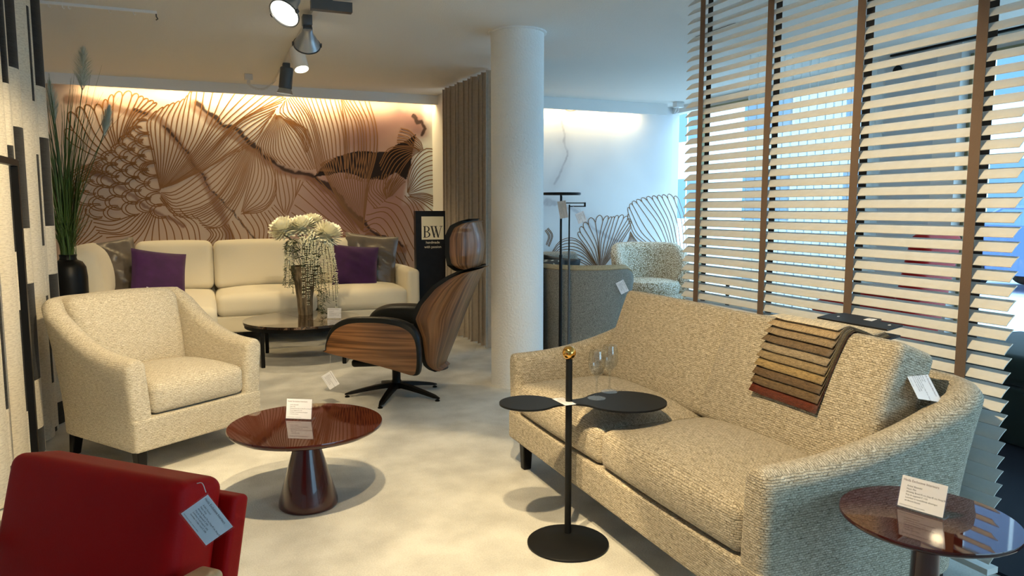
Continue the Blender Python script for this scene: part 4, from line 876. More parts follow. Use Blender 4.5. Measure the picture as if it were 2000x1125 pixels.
for nm, P, x, sx in (('letter_b', serif_B(), -0.092, 0.105), ('letter_w', serif_W(), -0.022, 0.112)):
    v = [(x+p[0]*sx, -0.0650-p[2]*0.1, 0.955+p[1]*0.115) for p in P.v]; obj(nm, v, P.f, M['ink'], t, smooth=False)
textmesh('slogan', 'handmade\nwith passion', 0.036, mat('cream_print', (0.8, 0.76, 0.62), 0.7), t, (0.004, -0.0615, 0.895), (R(90), 0, 0), 'CENTER', 0.95)
# ---------------- drapes
v, f, uv = curtain([(2.33, 6.05), (2.275, 7.25)], 0.01, 2.425, 0.055, 10.5, 300, 8); tag(obj('taupe_curtain', v, f, M['taupe'], ang=180), 'pleated taupe curtain hanging from the ceiling left of the column', 'curtain')
v, f, uv = curtain([(2.56, 5.55), (2.50, 5.95)], 0.01, 2.425, 0.02, 4, 80, 8); tag(obj('grey_curtain', v, f, M['greydrape'], ang=180), 'narrow grey curtain edge just right of the column', 'curtain')
# ================================================================ venetian blind
BU = 2.345; PITCH = 0.0465; NS = 49; TOPZ = 2.385
t = thing('venetian_blind', 'cream wooden venetian blind with brown ladder tapes behind the beige sofa', 'blind', (BU, 2.395, 0))
LH = 0.865   # half length along y
ca, sa = math.cos(R(41)), math.sin(R(41))
sl = []
for e in (-1, 1):
    for s in (-1.0, -0.34, 0.34, 1.0):
        for k in (0, 1):
            a = 0.025*s; b_ = 0.0018*(1-s*s)+0.0028*k
            sl.append((a*ca-b_*sa, e*LH, a*sa+b_*ca))
ff = []
for j in range(3): a = 2*j; ff += [(a, a+2, 8+a+2, 8+a), (a+1, 8+a+1, 8+a+3, a+3)]
ff += [(0, 8, 9, 1), (6, 7, 15, 14), (0, 1, 3, 2), (2, 3, 5, 4), (4, 5, 7, 6), (8, 10, 11, 9), (10, 12, 13, 11), (12, 14, 15, 13)]
s0 = None
for i in range(NS):
    z = TOPZ-0.05-i*PITCH
    if s0 is None: s0 = obj('slat', sl, ff, M['slat'], t, loc=(0, 0, z), smooth=False)
    else:
        c = s0.copy(); C.objects.link(c); c.location = (0, 0, z)
boxo('headrail', -0.035, 0.035, -LH, LH, TOPZ-0.02, ZC, M['slat'], t)
zbot = TOPZ-0.05-NS*PITCH
boxo('bottom_rail', -0.026, 0.026, -LH, LH, zbot-0.005, zbot+0.015, M['slat'], t)
for v_ in (3.131, 2.647, 2.155, 1.673):
    y = v_-2.395
    boxo('front_tape', -0.0235, -0.0222, y-0.019, y+0.019, zbot, TOPZ, M['tape'], t)
    boxo('rear_tape', 0.0222, 0.0235, y-0.019, y+0.019, zbot, TOPZ, M['tapeshaded'], t)
    cd = MB()
    for i in range(NS):
        z = TOPZ-0.05-i*PITCH
        for dy in (-0.012,): cd.add([(-0.0225, y+dy-0.001, z-0.022), (-0.0225, y+dy+0.001, z-0.022), (0.0225, y+dy+0.001, z+0.012), (0.0225, y+dy-0.001, z+0.012)], [(0, 1, 2, 3)])
    cd.obj('ladder_cords', M['tapeshaded'], t, smooth=False)

# ================================================================ patterned strip curtain, rack
t = thing('strip_curtain', 'cream curtain with woven black blocks hanging at the left edge', 'curtain', (-0.84, 0, 0))
M['creamcloth'] = weave('cream_woven_cloth', (0.80, 0.74, 0.60), (0.70, 0.63, 0.50), (0.48, 0.42, 0.32), 0.01, 0.004, 0.6)
M['blackcloth'] = weave('black_ribbed_cloth', (0.03, 0.03, 0.03), (0.016, 0.016, 0.016), (0.005, 0.005, 0.005), 0.08, 0.006, 0.2)
strips = [(3.30, 3.42, -0.02, 0.02, 0), (3.42, 3.50, 0.02, -0.01, 0), (3.50, 3.60, -0.01, 0.03, 0), (3.60, 3.66, 0.03, 0.0, 0), (3.66, 3.71, 0.0, 0.02, 1), (3.71, 3.84, 0.02, -0.02, 0), (3.84, 3.95, -0.02, 0.03, 0), (3.95, 4.03, 0.03, 0.0, 0),
          (4.03, 4.10, 0.0, 0.03, 1), (4.10, 4.21, 0.03, -0.01, 0), (4.21, 4.33, -0.01, 0.03, 1), (4.33, 4.46, 0.03, -0.02, 0), (4.46, 4.58, -0.02, 0.03, 0), (4.58, 4.64, 0.03, 0.0, 0), (4.64, 4.72, 0.0, 0.02, 1), (4.72, 4.80, 0.02, 0.0, 0), (4.80, 4.92, 0.0, 0.04, 1), (4.92, 5.0, 0.04, 0.0, 0)]
zedges = [0.01, 0.09, 0.34, 0.827, 1.10, 1.59, 1.87, 2.36, 2.425]   # black, cream, black, cream ...
for k, (v0, v1, u0, u1, blk) in enumerate(strips):
    for j in range(len(zedges)-1):
        isb = blk and (j % 2 == 0)
        if not blk and j > 0: continue
        za, zb_ = (zedges[j], zedges[j+1]) if blk else (zedges[0], zedges[-1])
        sh = 0.06*math.sin(k*2.1) if blk else 0
        za2 = max(0.01, za+(sh if 0 < j else 0)); zb2 = min(2.425, zb_+(sh if j < len(zedges)-2 else 0))
        n = 6; b_ = 0.012
        prof = [(u0+(u1-u0)*i/n+b_*math.sin(PI*i/n), v0+(v1-v0)*i/n) for i in range(n+1)]
        back = [(p[0]-0.004, p[1]) for p in prof[::-1]]
        v, f = loft([[(x, y, za2) for x, y in prof+back], [(x, y, zb2) for x, y in prof+back]])
        obj('black_block' if isb else 'cream_strip', v, f, M['blackcloth'] if isb else M['creamcloth'], t, uv='cube', ang=50)
t = thing('display_rack', 'black square tube rack standing before the patterned curtain', 'rack', (-0.716, 3.62, 0))
boxo('post', -0.013, 0.013, -0.013, 0.013, 0, 1.447, M['black'], t); boxo('post', -0.013, 0.013, -0.78, -0.754, 0, 1.447, M['black'], t)
boxo('top_bar', -0.013, 0.013, -0.754, -0.013, 1.421, 1.447, M['black'], t); boxo('foot_bar', -0.013, 0.013, -0.754, -0.013, 0.02, 0.045, M['black'], t)

# ================================================================ tall grass in black vase
t = thing('potted_grass', 'tall green ornamental grass in a black floor vase beside the ivory sofa', 'plant', (-0.872, 5.77, 0))
v, f = lathe([(0, 0), (0.085, 0), (0.095, 0.02), (0.11, 0.4), (0.112, 0.78), (0.105, 0.85), (0.085, 0.885), (0.055, 0.90), (0.05, 0.915), (0.055, 0.935), (0.047, 0.935), (0.043, 0.91), (0, 0.90)], 36); obj('floor_vase', v, f, M['black'], t)
def blade(mb, x, y, z, az, L, bend, wd, rg, droop=0.0):
    n = 7; p = Vector((x, y, z)); th = R(rg.uniform(1, 10)); pts = []
    for i in range(n+1):
        pts.append(p.copy()); th2 = th+bend*(i/n)**1.5
        p = p+Vector((math.cos(az)*math.sin(th2), math.sin(az)*math.sin(th2), math.cos(th2)))*(L/n)
    sd_ = Vector((-math.sin(az+0.6), math.cos(az+0.6), 0)); v = []; f = []
    for i, q in enumerate(pts):
        w_ = wd*(1-(i/n)**2)*0.5+0.0006
        v += [tuple(q-sd_*w_), tuple(q+sd_*w_)]
    for i in range(n): f.append((2*i, 2*i+1, 2*i+3, 2*i+2))
    mb.add(v, f)
mb = MB(); rg = random.Random(3)
for i in range(150):
    az = rg.uniform(0, 2*PI); blade(mb, rg.gauss(0, 0.015), rg.gauss(0, 0.015), 0.90, az, rg.uniform(0.45, 1.25)*(1.0 if i % 3 else 1.1), R(rg.uniform(5, 38)), rg.uniform(0.006, 0.012), rg)
for i in range(170):
    az = rg.uniform(0, 2*PI); blade(mb, rg.gauss(0, 0.02), rg.gauss(0, 0.02), 0.90, az, rg.uniform(0.25, 0.55), R(rg.uniform(60, 150)), rg.uniform(0.002, 0.004), rg)
o = mb.obj('blades', M['grass'], t, ang=180); o['kind'] = 'stuff'
def plume(x, y, z, h, r, tilt):
    mb = MB(); rg = random.Random(int(x*977)+5)
    for i in range(420):
        s = rg.random()**0.8; a = rg.uniform(0, 2*PI); q = r*math.sin(PI*min(1, 0.12+s*0.83)); z0 = s*h*0.85; L_ = 0.07*(1-0.4*s)
        c, sn = math.cos(a), math.sin(a); e = 0.0011
        mb.add([(c*q*0.15-sn*e, sn*q*0.15+c*e, z0), (c*q*0.15+sn*e, sn*q*0.15-c*e, z0), (c*q*0.7+sn*e, sn*q*0.7-c*e, z0+L_*0.6), (c*q*0.7-sn*e, sn*q*0.7+c*e, z0+L_*0.6), (c*q*1.05, sn*q*1.05, z0+L_)], [(0, 1, 2, 3), (3, 2, 4)])
    o = mb.obj('plume', M['plume'], t, loc=(x, y, z), ang=180); o.rotation_euler = tilt; o['kind'] = 'stuff'
    v, f = tube([(0, 0, 0.9), (x*0.35, y*0.35, 0.9+(z-0.9)*0.5), (x, y, z+0.02)], 0.003, 6); obj('stalk', v, f, M['grass'], t)
plume(0.155, -0.06, 2.02, 0.30, 0.075, (R(3), R(4), 0)); plume(0.27, -0.11, 1.72, 0.22, 0.045, (R(4), R(12), 0)); plume(-0.02, -0.02, 1.80, 0.30, 0.05, (0, R(-4), 0))

# ================================================================ flower arrangement on the coffee table
bark = mat('bark', (0.20, 0.15, 0.09), 0.95, var=0.75, vscale=(38, 38, 9), bump=0.9, bscale=(60, 60, 14))
VX, VY, VZ = 0.767, 6.514, 0.3355
t = thing('bark_vase', 'flared bark covered vase on the dark marble table', 'vase', (VX, VY, VZ))
secs = []
for i in range(17):
    s = i/16; r = 0.060+0.012*s+0.055*max(0, s-0.3)**1.3*1.5; z = 0.42*s
    secs.append([(r*(1+0.08*noise.noise(Vector((math.cos(a)*3, math.sin(a)*3, s*2.5))))*math.cos(a), r*(1+0.08*noise.noise(Vector((math.cos(a)*3, math.sin(a)*3, s*2.5+7))))*math.sin(a), z) for a in [2*PI*k/36 for k in range(36)]])
secs.append([(p[0]*0.88, p[1]*0.88, 0.42) for p in secs[-1]]); secs.append([(p[0]*0.7, p[1]*0.7, 0.36) for p in secs[-1]])
v, f = loft(secs); obj('body', v, f, bark, t, ang=60)
def mum(label, x, y, z, r, tilt):
    t = thing('chrysanthemum', label, 'flower', (x, y, z), 0, 'white chrysanthemums in the bark vase'); t.rotation_euler = tilt
    mb = MB(); n = 190; rg = random.Random(int(x*1000))
    for i in range(n):
        s = (i+0.5)/n; ph = i*2.39996; th = s*R(125)   # polar angle from the top
        d = Vector((math.sin(th)*math.cos(ph), math.sin(th)*math.sin(ph), math.cos(th)*0.95)); side = Vector((-math.sin(ph), math.cos(ph), 0)); L_ = r*(0.75+0.25*math.sin(th))*rg.uniform(0.9, 1.08)
        w_ = r*0.11; up_ = Vector((0, 0, 1)); b0 = d*r*0.25
        p1 = d*L_*0.7+up_*r*0.02; p2 = d*L_+up_*r*0.10*math.sin(th)
        mb.add([tuple(b0-side*w_*0.3), tuple(b0+side*w_*0.3), tuple(p1+side*w_), tuple(p1-side*w_), tuple(p2+side*w_*0.5), tuple(p2-side*w_*0.5), tuple(p1-d*w_*0.5)], [(0, 1, 6), (1, 2, 6), (6, 3, 0), (6, 2, 4, 5, 3)])
    o = mb.obj('petals', M['petal'], t, ang=180); o['kind'] = 'stuff'
    v, f = lathe([(0.0, -r*0.4), (r*0.2, -r*0.3), (r*0.3, 0), (r*0.2, r*0.2), (0, r*0.28)], 12); obj('flower_heart', v, f, M['petal'], t)
    v, f = tube([(0, 0, -r*0.3), (0, 0, -r*1.2), tuple((Vector((VX-x, VY-y, 0.55-z)))*0.7)], 0.004, 6); obj('stem', v, f, M['leaf'], t)
mum('large white chrysanthemum at the left edge of the bouquet', 0.615, 6.50, 1.065, 0.130, (R(10), R(-28), 0))
mum('white chrysanthemum second from left in the bouquet', 0.755, 6.47, 1.085, 0.120, (R(14), R(-5), 0))
mum('small white chrysanthemum at the top back of the bouquet', 0.86, 6.56, 1.125, 0.095, (R(5), R(6), 0))
mum('large white chrysanthemum at the right edge of the bouquet', 0.955, 6.43, 1.025, 0.135, (R(18), R(26), 0))
def strand(label, x0, y0, z0, x1, y1, z1, nb, r):
    """arched stem with a hanging blossom raceme"""
    t = thing('blossom_strand', label, 'flower', (0, 0, 0), 0, 'hanging blossom strands in the bark vase')
    pts = cr([(VX+(x0-VX)*0.2, VY+(y0-VY)*0.2, 0.74), (x0*0.9+VX*0.1, y0*0.9+VY*0.1, z0-0.02), (x0, y0, z0), (x0*0.3+x1*0.7, y0*0.3+y1*0.7, z0*0.6+z1*0.4), (x1, y1, z1)], 26)
    v, f = tube([tuple(p) for p in pts], 0.0022, 5); obj('stem', v, f, M['leaf'], t)
    mb = MB(); rg = random.Random(int(x1*991+z1*77)); hang = pts[10:]
    for i in range(nb):
        s = i/(nb-1)*(len(hang)-1.001); k = int(s); p = hang[k].lerp(hang[k+1], s-k)+Vector((rg.gauss(0, 0.002), 0, rg.gauss(0, 0.004))); q = r*(1-0.5*i/nb)*rg.uniform(0.8, 1.2)
        for j in range(3):
            a = i*1.9+j*2.09+rg.random()*0.5; d = Vector((math.cos(a), math.sin(a), -0.1))*q; c = p+d; e = q*0.62
            mb.add([tuple(c+Vector(w_)*e) for w_ in ((1, 0, 0), (-1, 0, 0), (0, 1, 0), (0, -1, 0), (0, 0, 0.8), (0, 0, -0.8))], [(0, 2, 4), (2, 1, 4), (1, 3, 4), (3, 0, 4), (2, 0, 5), (1, 2, 5), (3, 1, 5), (0, 3, 5)])
    o = mb.obj('blossoms', M['blossom'], t, ang=180); o['kind'] = 'stuff'
ORD = ['leftmost', 'second from left', 'third from left', 'fourth from left', 'fifth from left', 'sixth from left', 'seventh from left', 'seventh from right', 'sixth from right', 'fifth from right', 'fourth from right', 'third from right', 'second from right', 'rightmost']
for k, (dx, y, zt, zb_) in enumerate(sorted(((-0.165, 6.50, 0.93, 0.66), (-0.135, 6.46, 0.96, 0.58), (-0.10, 6.52, 0.95, 0.52), (-0.03, 6.38, 0.99, 0.50), (0.005, 6.36, 0.97, 0.44), (0.035, 6.36, 0.99, 0.60), (0.07, 6.36, 1.02, 0.56), (0.10, 6.40, 0.98, 0.50), (0.055, 6.40, 1.05, 0.72), (0.15, 6.38, 0.98, 0.56), (0.185, 6.38, 0.97, 0.50), (0.215, 6.37, 0.96, 0.46), (0.235, 6.36, 0.95, 0.62), (0.25, 6.36, 0.93, 0.52)))):
    strand('cream blossom strand hanging over the bark vase, ' + ORD[k], VX+dx*0.8, y, zt, VX+dx, y-0.02, zb_, 40, 0.0165)
strand('longest cream blossom strand, hanging far down at the right of the bouquet', VX+0.20, 6.36, 0.94, VX+0.235, 6.33, 0.42, 34, 0.014)
def spray(label, pts, seed, leafL=0.035):
    t = thing('fern_spray', label, 'foliage', (0, 0, 0), 0, 'fern sprays in the bark vase'); P = cr(pts, 22)
    v, f = tube([tuple(p) for p in P], 0.0022, 5); obj('stem', v, f, M['fern'], t)
    mb = MB(); rg = random.Random(seed)
    for i in range(4, 22):
        for j in range(5):
            a = rg.uniform(0, 2*PI); d = Vector((math.cos(a), math.sin(a), rg.uniform(-0.9, 0.4))).normalized(); p = P[i]+(P[max(0, i-1)]-P[i])*rg.random(); sd_ = d.orthogonal().normalized()*0.003; L_ = leafL*rg.uniform(0.6, 1.3)
            mb.add([tuple(p), tuple(p+d*L_*0.5+sd_), tuple(p+d*L_), tuple(p+d*L_*0.5-sd_)], [(0, 1, 2, 3)])
    o = mb.obj('leaflets', M['fern'], t, ang=180); o['kind'] = 'stuff'
FS = ['dark fern spray trailing lowest down the left side of the vase', 'dark fern spray close to the left front of the vase', 'dark fern spray hanging straight down right of the vase', 'dark fern spray hanging widest at the right of the vase', 'dark fern spray over the right front of the bark vase', 'dark fern spray arching up at the left under the flowers', 'dark fern spray arching up at the right under the flowers', 'short dark fern spray over the middle of the vase rim']
for k, pts in enumerate((((VX, VY, .74), (VX-.10, VY-.03, .92), (VX-.15, VY-.06, .74), (VX-.17, VY-.07, .58)), ((VX, VY, .74), (VX-.06, VY-.08, .90), (VX-.11, VY-.11, .72), (VX-.13, VY-.12, .60)), ((VX, VY, .74), (VX+.09, VY-.04, .88), (VX+.13, VY-.07, .66), (VX+.12, VY-.08, .46)), ((VX, VY, .74), (VX+.08, VY-.08, .86), (VX+.15, VY-.10, .62), (VX+.17, VY-.10, .45)), ((VX, VY, .74), (VX+.05, VY-.11, .84), (VX+.09, VY-.13, .64), (VX+.10, VY-.13, .50)), ((VX, VY, .74), (VX-.05, VY-.04, .95), (VX-.12, VY-.05, .98), (VX-.16, VY-.06, .90)), ((VX, VY, .74), (VX+.06, VY-.04, .97), (VX+.17, VY-.06, 1.0), (VX+.24, VY-.06, .92)), ((VX, VY, .74), (VX+.02, VY-.09, .96), (VX+.0, VY-.12, .86), (VX-.02, VY-.13, .76)))): spray(FS[k], pts, k)
spray('dark fern spray curling onto the marble table at the right of the vase', ((VX+.05, VY-.05, .62), (VX+.14, VY-.10, .50), (VX+.12, VY-.12, .39), (VX+.16, VY-.12, .352)), 31, 0.04)
mbl = MB(); rg = random.Random(8)
t = thing('leaf_cluster', 'dark green leaves under the white chrysanthemum heads', 'foliage', (VX+0.02, VY-0.08, 0.965))
for i in range(40):
    a = rg.uniform(0, 2*PI); r = rg.uniform(0.03, 0.22); p = Vector((math.cos(a)*r, math.sin(a)*r*0.6, rg.uniform(-0.06, 0.07))); d = Vector((math.cos(a), math.sin(a), rg.uniform(-0.3, 0.6))).normalized(); s_ = d.cross(Vector((0, 0, 1))).normalized(); L_ = rg.uniform(0.04, 0.065)
    obj('leaf', [tuple(p), tuple(p+d*L_*0.4+s_*L_*0.35), tuple(p+d*L_*0.75+s_*L_*0.2), tuple(p+d*L_), tuple(p+d*L_*0.75-s_*L_*0.2), tuple(p+d*L_*0.4-s_*L_*0.35), tuple(p+d*L_*0.5+Vector((0, 0, -0.006)))], [(0, 1, 6), (1, 2, 6), (2, 3, 6), (3, 4, 6), (4, 5, 6), (5, 0, 6)], M['leaf'], t, ang=180)
    v, f = tube([tuple(p), tuple(p*0.5+Vector((0, 0, -0.08)))], 0.0015, 4); obj('stalk', v, f, M['leaf'], t)

# ================================================================ cards and hang tags
def cardface(t, W, Hh, lines, m_paper=None, z=0.0):
    """card lying in local x (right) / y (up), facing +z; origin at its centre"""
    boxo('paper', -W/2, W/2, -Hh/2, Hh/2, z, z+0.0006, m_paper or M['paper'], t)
    textmesh('heading', 'Heida Exclusieve Interieurs', Hh*0.115, M['inkgrey'], t, (-W*0.46, Hh*0.34, z+0.0008), sx=W/Hh*0.62)
    b = textmesh('body_text', '\n'.join(lines), Hh*0.075, M['ink'], t, (-W*0.36, Hh*0.18, z+0.0008), sx=W/Hh*0.62)
    textmesh('footer_text', 'Heida Exclusieve Interieurs - exclusieve meubelen', Hh*0.045, M['ink'], t, (-W*0.46, -Hh*0.44, z+0.0008), sx=W/Hh*0.62)
    s = 0.5; 
    boxo('sleeve', -W/2-0.003, W/2+0.003, -Hh/2-0.003, Hh/2+0.003, z+0.0014, z+0.0017, M['acrylic'], t)
def frame(o, c, Rv, Uv):
    Rv = Vector(Rv).normalized(); Uv = Vector(Uv); Uv = (Uv-Rv*Uv.dot(Rv)).normalized(); N = Rv.cross(Uv)
    o.matrix_world = Matrix(((Rv.x, Uv.x, N.x, c[0]), (Rv.y, Uv.y, N.y, c[1]), (Rv.z, Uv.z, N.z, c[2]), (0, 0, 0, 1)))
T1 = ['Artikel: Fauteuil', 'Naam: Viola', 'Afmeting: Breed 74 cm, Diep 87 cm, Hoog 85 cm', 'Prijs als opgesteld € 2495', 'Leverbaar in stof vanaf € 1995', 'Leverbaar in leder vanaf € 2395']
T2 = ['Artikel: Bijzettafel', 'Naam: Pilar', 'Afmeting: Breed 45 cm, Diep 45 cm, Hoog 50 cm', 'Prijs als opgesteld € 1155', 'Leverbaar in verschillende afmetingen', 'en diverse kleuren']
T3 = ['Artikel: Bank', 'Naam: Viola', 'Afmeting: Breed 180 cm, Diep 87 cm, Hoog 85 cm', 'Prijs als opgesteld € 4995', 'Leverbaar in stof vanaf € 3995', 'Leverbaar in leder vanaf € 5295']
def hangtag(label, c, Rv, Uv, W, Hh, lines, string=None, m=None):
    t = thing('price_tag', label, 'tag', group='hanging price tags'); frame(t, c, Rv, Uv); cardface(t, W, Hh, lines, m)
    if string:
        inv = t.matrix_world.inverted(); bpts = [tuple(inv @ Vector(p)) for p in string]
        v, f = tube([tuple(p) for p in cr(bpts, 10)], 0.0008, 5); obj('string', v, f, M['string'], t)
    return t
hangtag('price tag hanging over the red leather back cushion', (-0.018*1.11, 1.274*1.11, 1.25-(1.25-0.737)*1.11), (0.535, -0.222, -0.815), (0.666, -0.276, 0.694), 0.075, 0.062, T1, [(-0.034, 1.432, 0.746), (-0.025, 1.42, 0.749), (-0.0194, 1.414, 0.733)])
hangtag('price tag resting on the near beige sofa cushion', (1.965, 1.53, 0.722), (-0.256, -0.713, -0.653), (0.984, 0.138, 0.11), 0.112, 0.085, T3, [(2.04, 1.58, 0.76), (2.03, 1.56, 0.765), (2.0, 1.56, 0.755)])
hangtag('price tag dangling from the walnut lounge chair arm', (0.678, 4.59, 0.184), (0.484, -0.2, -0.852), (0.781, -0.323, 0.535), 0.099, 0.073, T1, [(0.685, 4.61, 0.335), (0.680, 4.60, 0.28), (0.676, 4.592, 0.245)])
hangtag('price tag on the grey barrel chair', (3.14, 5.215, 0.604), (0.428, -0.177, -0.886), (0.777, -0.322, 0.542), 0.105, 0.07, T1, [(3.17, 5.29, 0.72), (3.16, 5.25, 0.70), (3.14, 5.22, 0.665)])
hangtag('price tag hanging from the disc floor lamp', (2.40, 4.83, 1.238), (0.164, -0.068, -0.984), (0.527, -0.218, 0.821), 0.125, 0.06, T1, [(2.445, 4.95, 1.35), (2.41, 4.85, 1.32), (2.40, 4.83, 1.30)], mat('shaded_card', (0.55, 0.45, 0.36), 0.7))  # brown-beige card colour carries this tag's backlit shade
hangtag('price tag hanging from the slim reading lamp', (2.56, 4.85, 1.180), (0.33, -0.137, -0.934), (0.299, -0.124, 0.946), 0.078, 0.068, T1, [(2.60, 5.06, 1.262), (2.57, 4.90, 1.24), (2.56, 4.855, 1.225)])
hangtag('price tag lying flat at the pole of the drinks table', (1.217, 2.428, 0.5265), (0.03, -0.99, 0), (0.99, 0.03, 0), 0.105, 0.045, T2)
hangtag('price tag seen edge on behind the cream armchair', (-0.30, 4.66, 0.755), (0.94, 0.33, -0.43), (-0.485, 0.201, 0.851), 0.075, 0.08, T1)
def standcard(label, x, y, z, rz, W, Hh, lines, lean=14):
    t = thing('price_card', label, 'card', (x, y, z), rz, 'standing price cards')
    fr = bpy.data.objects.new('leaning_face', None); C.objects.link(fr); fr.parent = t; fr.location = (0, 0, 0.002); fr.rotation_euler = (R(90-lean), 0, 0)
    sub = bpy.data.objects.new('face', None)
    # geometry is placed straight under the leaning face
    def put(o): o.parent = fr; o.location = Vector(o.location)+Vector((0, Hh/2+0.003, 0)); return o
    tmp = thing('tmp', 'x', 'x'); cardface(tmp, W, Hh, lines, None, 0.0)
    for ch in list(tmp.children): put(ch)
    bpy.data.objects.remove(tmp); bpy.data.objects.remove(sub)
    v, f = prism([(-W/2-0.002, 0.0), (W/2+0.002, 0.0), (W/2+0.002, 0.045), (-W/2-0.002, 0.045)], 0.0, 0.002); obj('foot_plate', v, f, M['acrylic'], t, smooth=False)
    v, f = loft([[(-W/2-0.002, -0.003, 0.0035), (W/2+0.002, -0.003, 0.0035), (W/2+0.002, -0.003, 0.001), (-W/2-0.002, -0.003, 0.001)], [(-W/2-0.002, 0.018+0.0, Hh), (W/2+0.002, 0.018, Hh), (W/2+0.002, 0.021, Hh), (-W/2-0.002, 0.021, Hh)]]); obj('back_plate', [(p[0], p[1]+0.005, p[2]+0.002) for p in v], f, M['acrylic'], t, smooth=False)
    return t
standcard('price card standing on the cone table in the middle', 0.330, 3.165, 0.3555, math.atan2(-0.058, 0.101), 0.112, 0.083, T2, 12)
standcard('price card standing on the side table by the beige sofa', 1.62, 1.248, 0.4905, math.atan2(-0.102, 0.034), 0.106, 0.078, T2, 18)
standcard('price card standing on the dark marble coffee table', 0.953, 6.15, 0.3355, math.atan2(-0.046, 0.109), 0.115, 0.085, T2, 8)

# ================================================================ fabric sample book draped over the near sofa cushion
from mathutils.bvhtree import BVHTree
bpy.context.view_layer.update()
cushs = [o for o in sofa.children if o.name.startswith('back_cushion')]
near = min(cushs, key=lambda o: (o.matrix_world @ Vector((0, 0, 0))).y)
bm = bmesh.new(); bm.from_mesh(near.data); bm.transform(near.matrix_world); bvh = BVHTree.FromBMesh(bm); bm.free()
t = thing('sample_book', 'fan of brown and beige fabric samples on a black header draped over the sofa cushion', 'sample book', (1.93, 1.89, 0.82))
Nn = Vector((0.78, 0, -0.62)); Dd = Vector((-0.62, 0, -0.78)); O0 = Vector((2.035, 0, 0.808))
def drape(yv, s, lift):
    """point at distance s along the drape direction; s=0 near the cushion crest"""
    p = O0+Dd*s; p.y = yv; hit = bvh.ray_cast(p-Nn*0.4, Nn)
    base_ = hit[0] if hit[0] is not None else None
    if base_ is None or s < 0.0: q = O0+Dd*s; base_ = Vector((q.x, yv, q.z)) if base_ is None else base_
    return base_-Nn*lift
cols = [(0.66, 0.57, 0.42), (0.42, 0.31, 0.18), (0.30, 0.22, 0.13), (0.17, 0.115, 0.065), (0.33, 0.26, 0.17), (0.30, 0.22, 0.12), (0.36, 0.25, 0.11), (0.15, 0.095, 0.05), (0.17, 0.11, 0.055), (0.13, 0.028, 0.012)]
ns = len(cols); y0, y1 = 1.735, 2.03
for k in range(ns):
    L_ = 0.075+0.0285*k; lift = 0.006+0.0036*(ns-1-k); n = 16; mI = 10; v = []; f = []
    for th in (0, 0.0018):
        for i in range(n+1):
            s = -0.045+(L_+0.045)*i/n; e = max(0, (i/n-0.75)/0.25)
            for j in range(mI+1):
                a = j/mI; yv = y0+(y1-y0)*a + 0.012*(i/n); cl = 0.010*e*e + (0.014*e*max(0, a-0.8)/0.2)
                p = drape(yv, max(s, 0.0), lift+cl+th); 
                if s < 0: p = p+Vector((0.9, 0, 0.22)).normalized()*(-s)
                v.append(tuple(p))
    N = (n+1)*(mI+1)
    for i in range(n):
        for j in range(mI):
            a = i*(mI+1)+j; q = (a, a+1, a+mI+2, a+mI+1); f.append(q); f.append(tuple(N+x for x in reversed(q)))
    for j in range(mI): a = n*(mI+1)+j; f.append((a, a+1, N+a+1, N+a))
    for i in range(n):
        a = i*(mI+1); f.append((a, N+a, N+a+mI+1, a+mI+1)); a += mI; f.append((a, a+mI+1, N+a+mI+1, N+a))
    c = cols[k]; o = obj('fabric_sample', v, f, weave('sample_cloth_%d' % k, [min(1, x*1.5) for x in c], c, [x*0.35 for x in c], 0.006, 0.004, 0.4), t, uv='cube', ang=180)
    o.matrix_parent_inverse = Matrix.Translation((-1.93, -1.89, -0.82))
p0 = drape((y0+y1)/2, 0.0, 0.0)
hd = MB(); hx, hz = p0.x-1.93, p0.z-0.82
hob = bpy.data.objects.new('header', None)
v, f = prism([(-0.155, -0.01), (0.145, -0.01), (0.145, 0.06), (0.05, 0.06), (0.04, 0.085), (-0.12, 0.085), (-0.155, 0.05)][::1], 0, 0.006)
o = obj('header_board', [(x_y[1], -x_y[0], x_y[2]) for x_y in v], [tuple(reversed(q)) for q in f], mat('black_board', (0.01, 0.01, 0.011), 0.45), t, smooth=False, loc=(hx+0.028, -0.015, hz+0.036), rot=(0, R(-9), 0))
boxo('header_label', 0.045, 0.072, -0.035, 0.0, 0.0062, 0.0066, M['paper'], o); textmesh('label_print', 'BW\n- - -', 0.012, M['ink'], o, (0.0615, -0.002, 0.007), (0, 0, R(-90)))
for yy in (0.10, -0.115):
    v, f = lathe([(0, 0.0062), (0.005, 0.0062), (0.005, 0.0068), (0, 0.0068)], 12); obj('rivet', v, f, M['whiteplastic'], o, loc=(0.035, yy, 0))
v, f = prism([(-0.153, -0.02), (0.147, -0.02), (0.147, 0.05), (-0.153, 0.05)], 0, 0.006)
obj('header_board', [(q[1], -q[0], q[2]) for q in v], [tuple(reversed(q)) for q in f], bpy.data.materials['black_board'], t, smooth=False, loc=(hx+0.028, -0.015, hz+0.004), rot=(0, R(-9), 0))

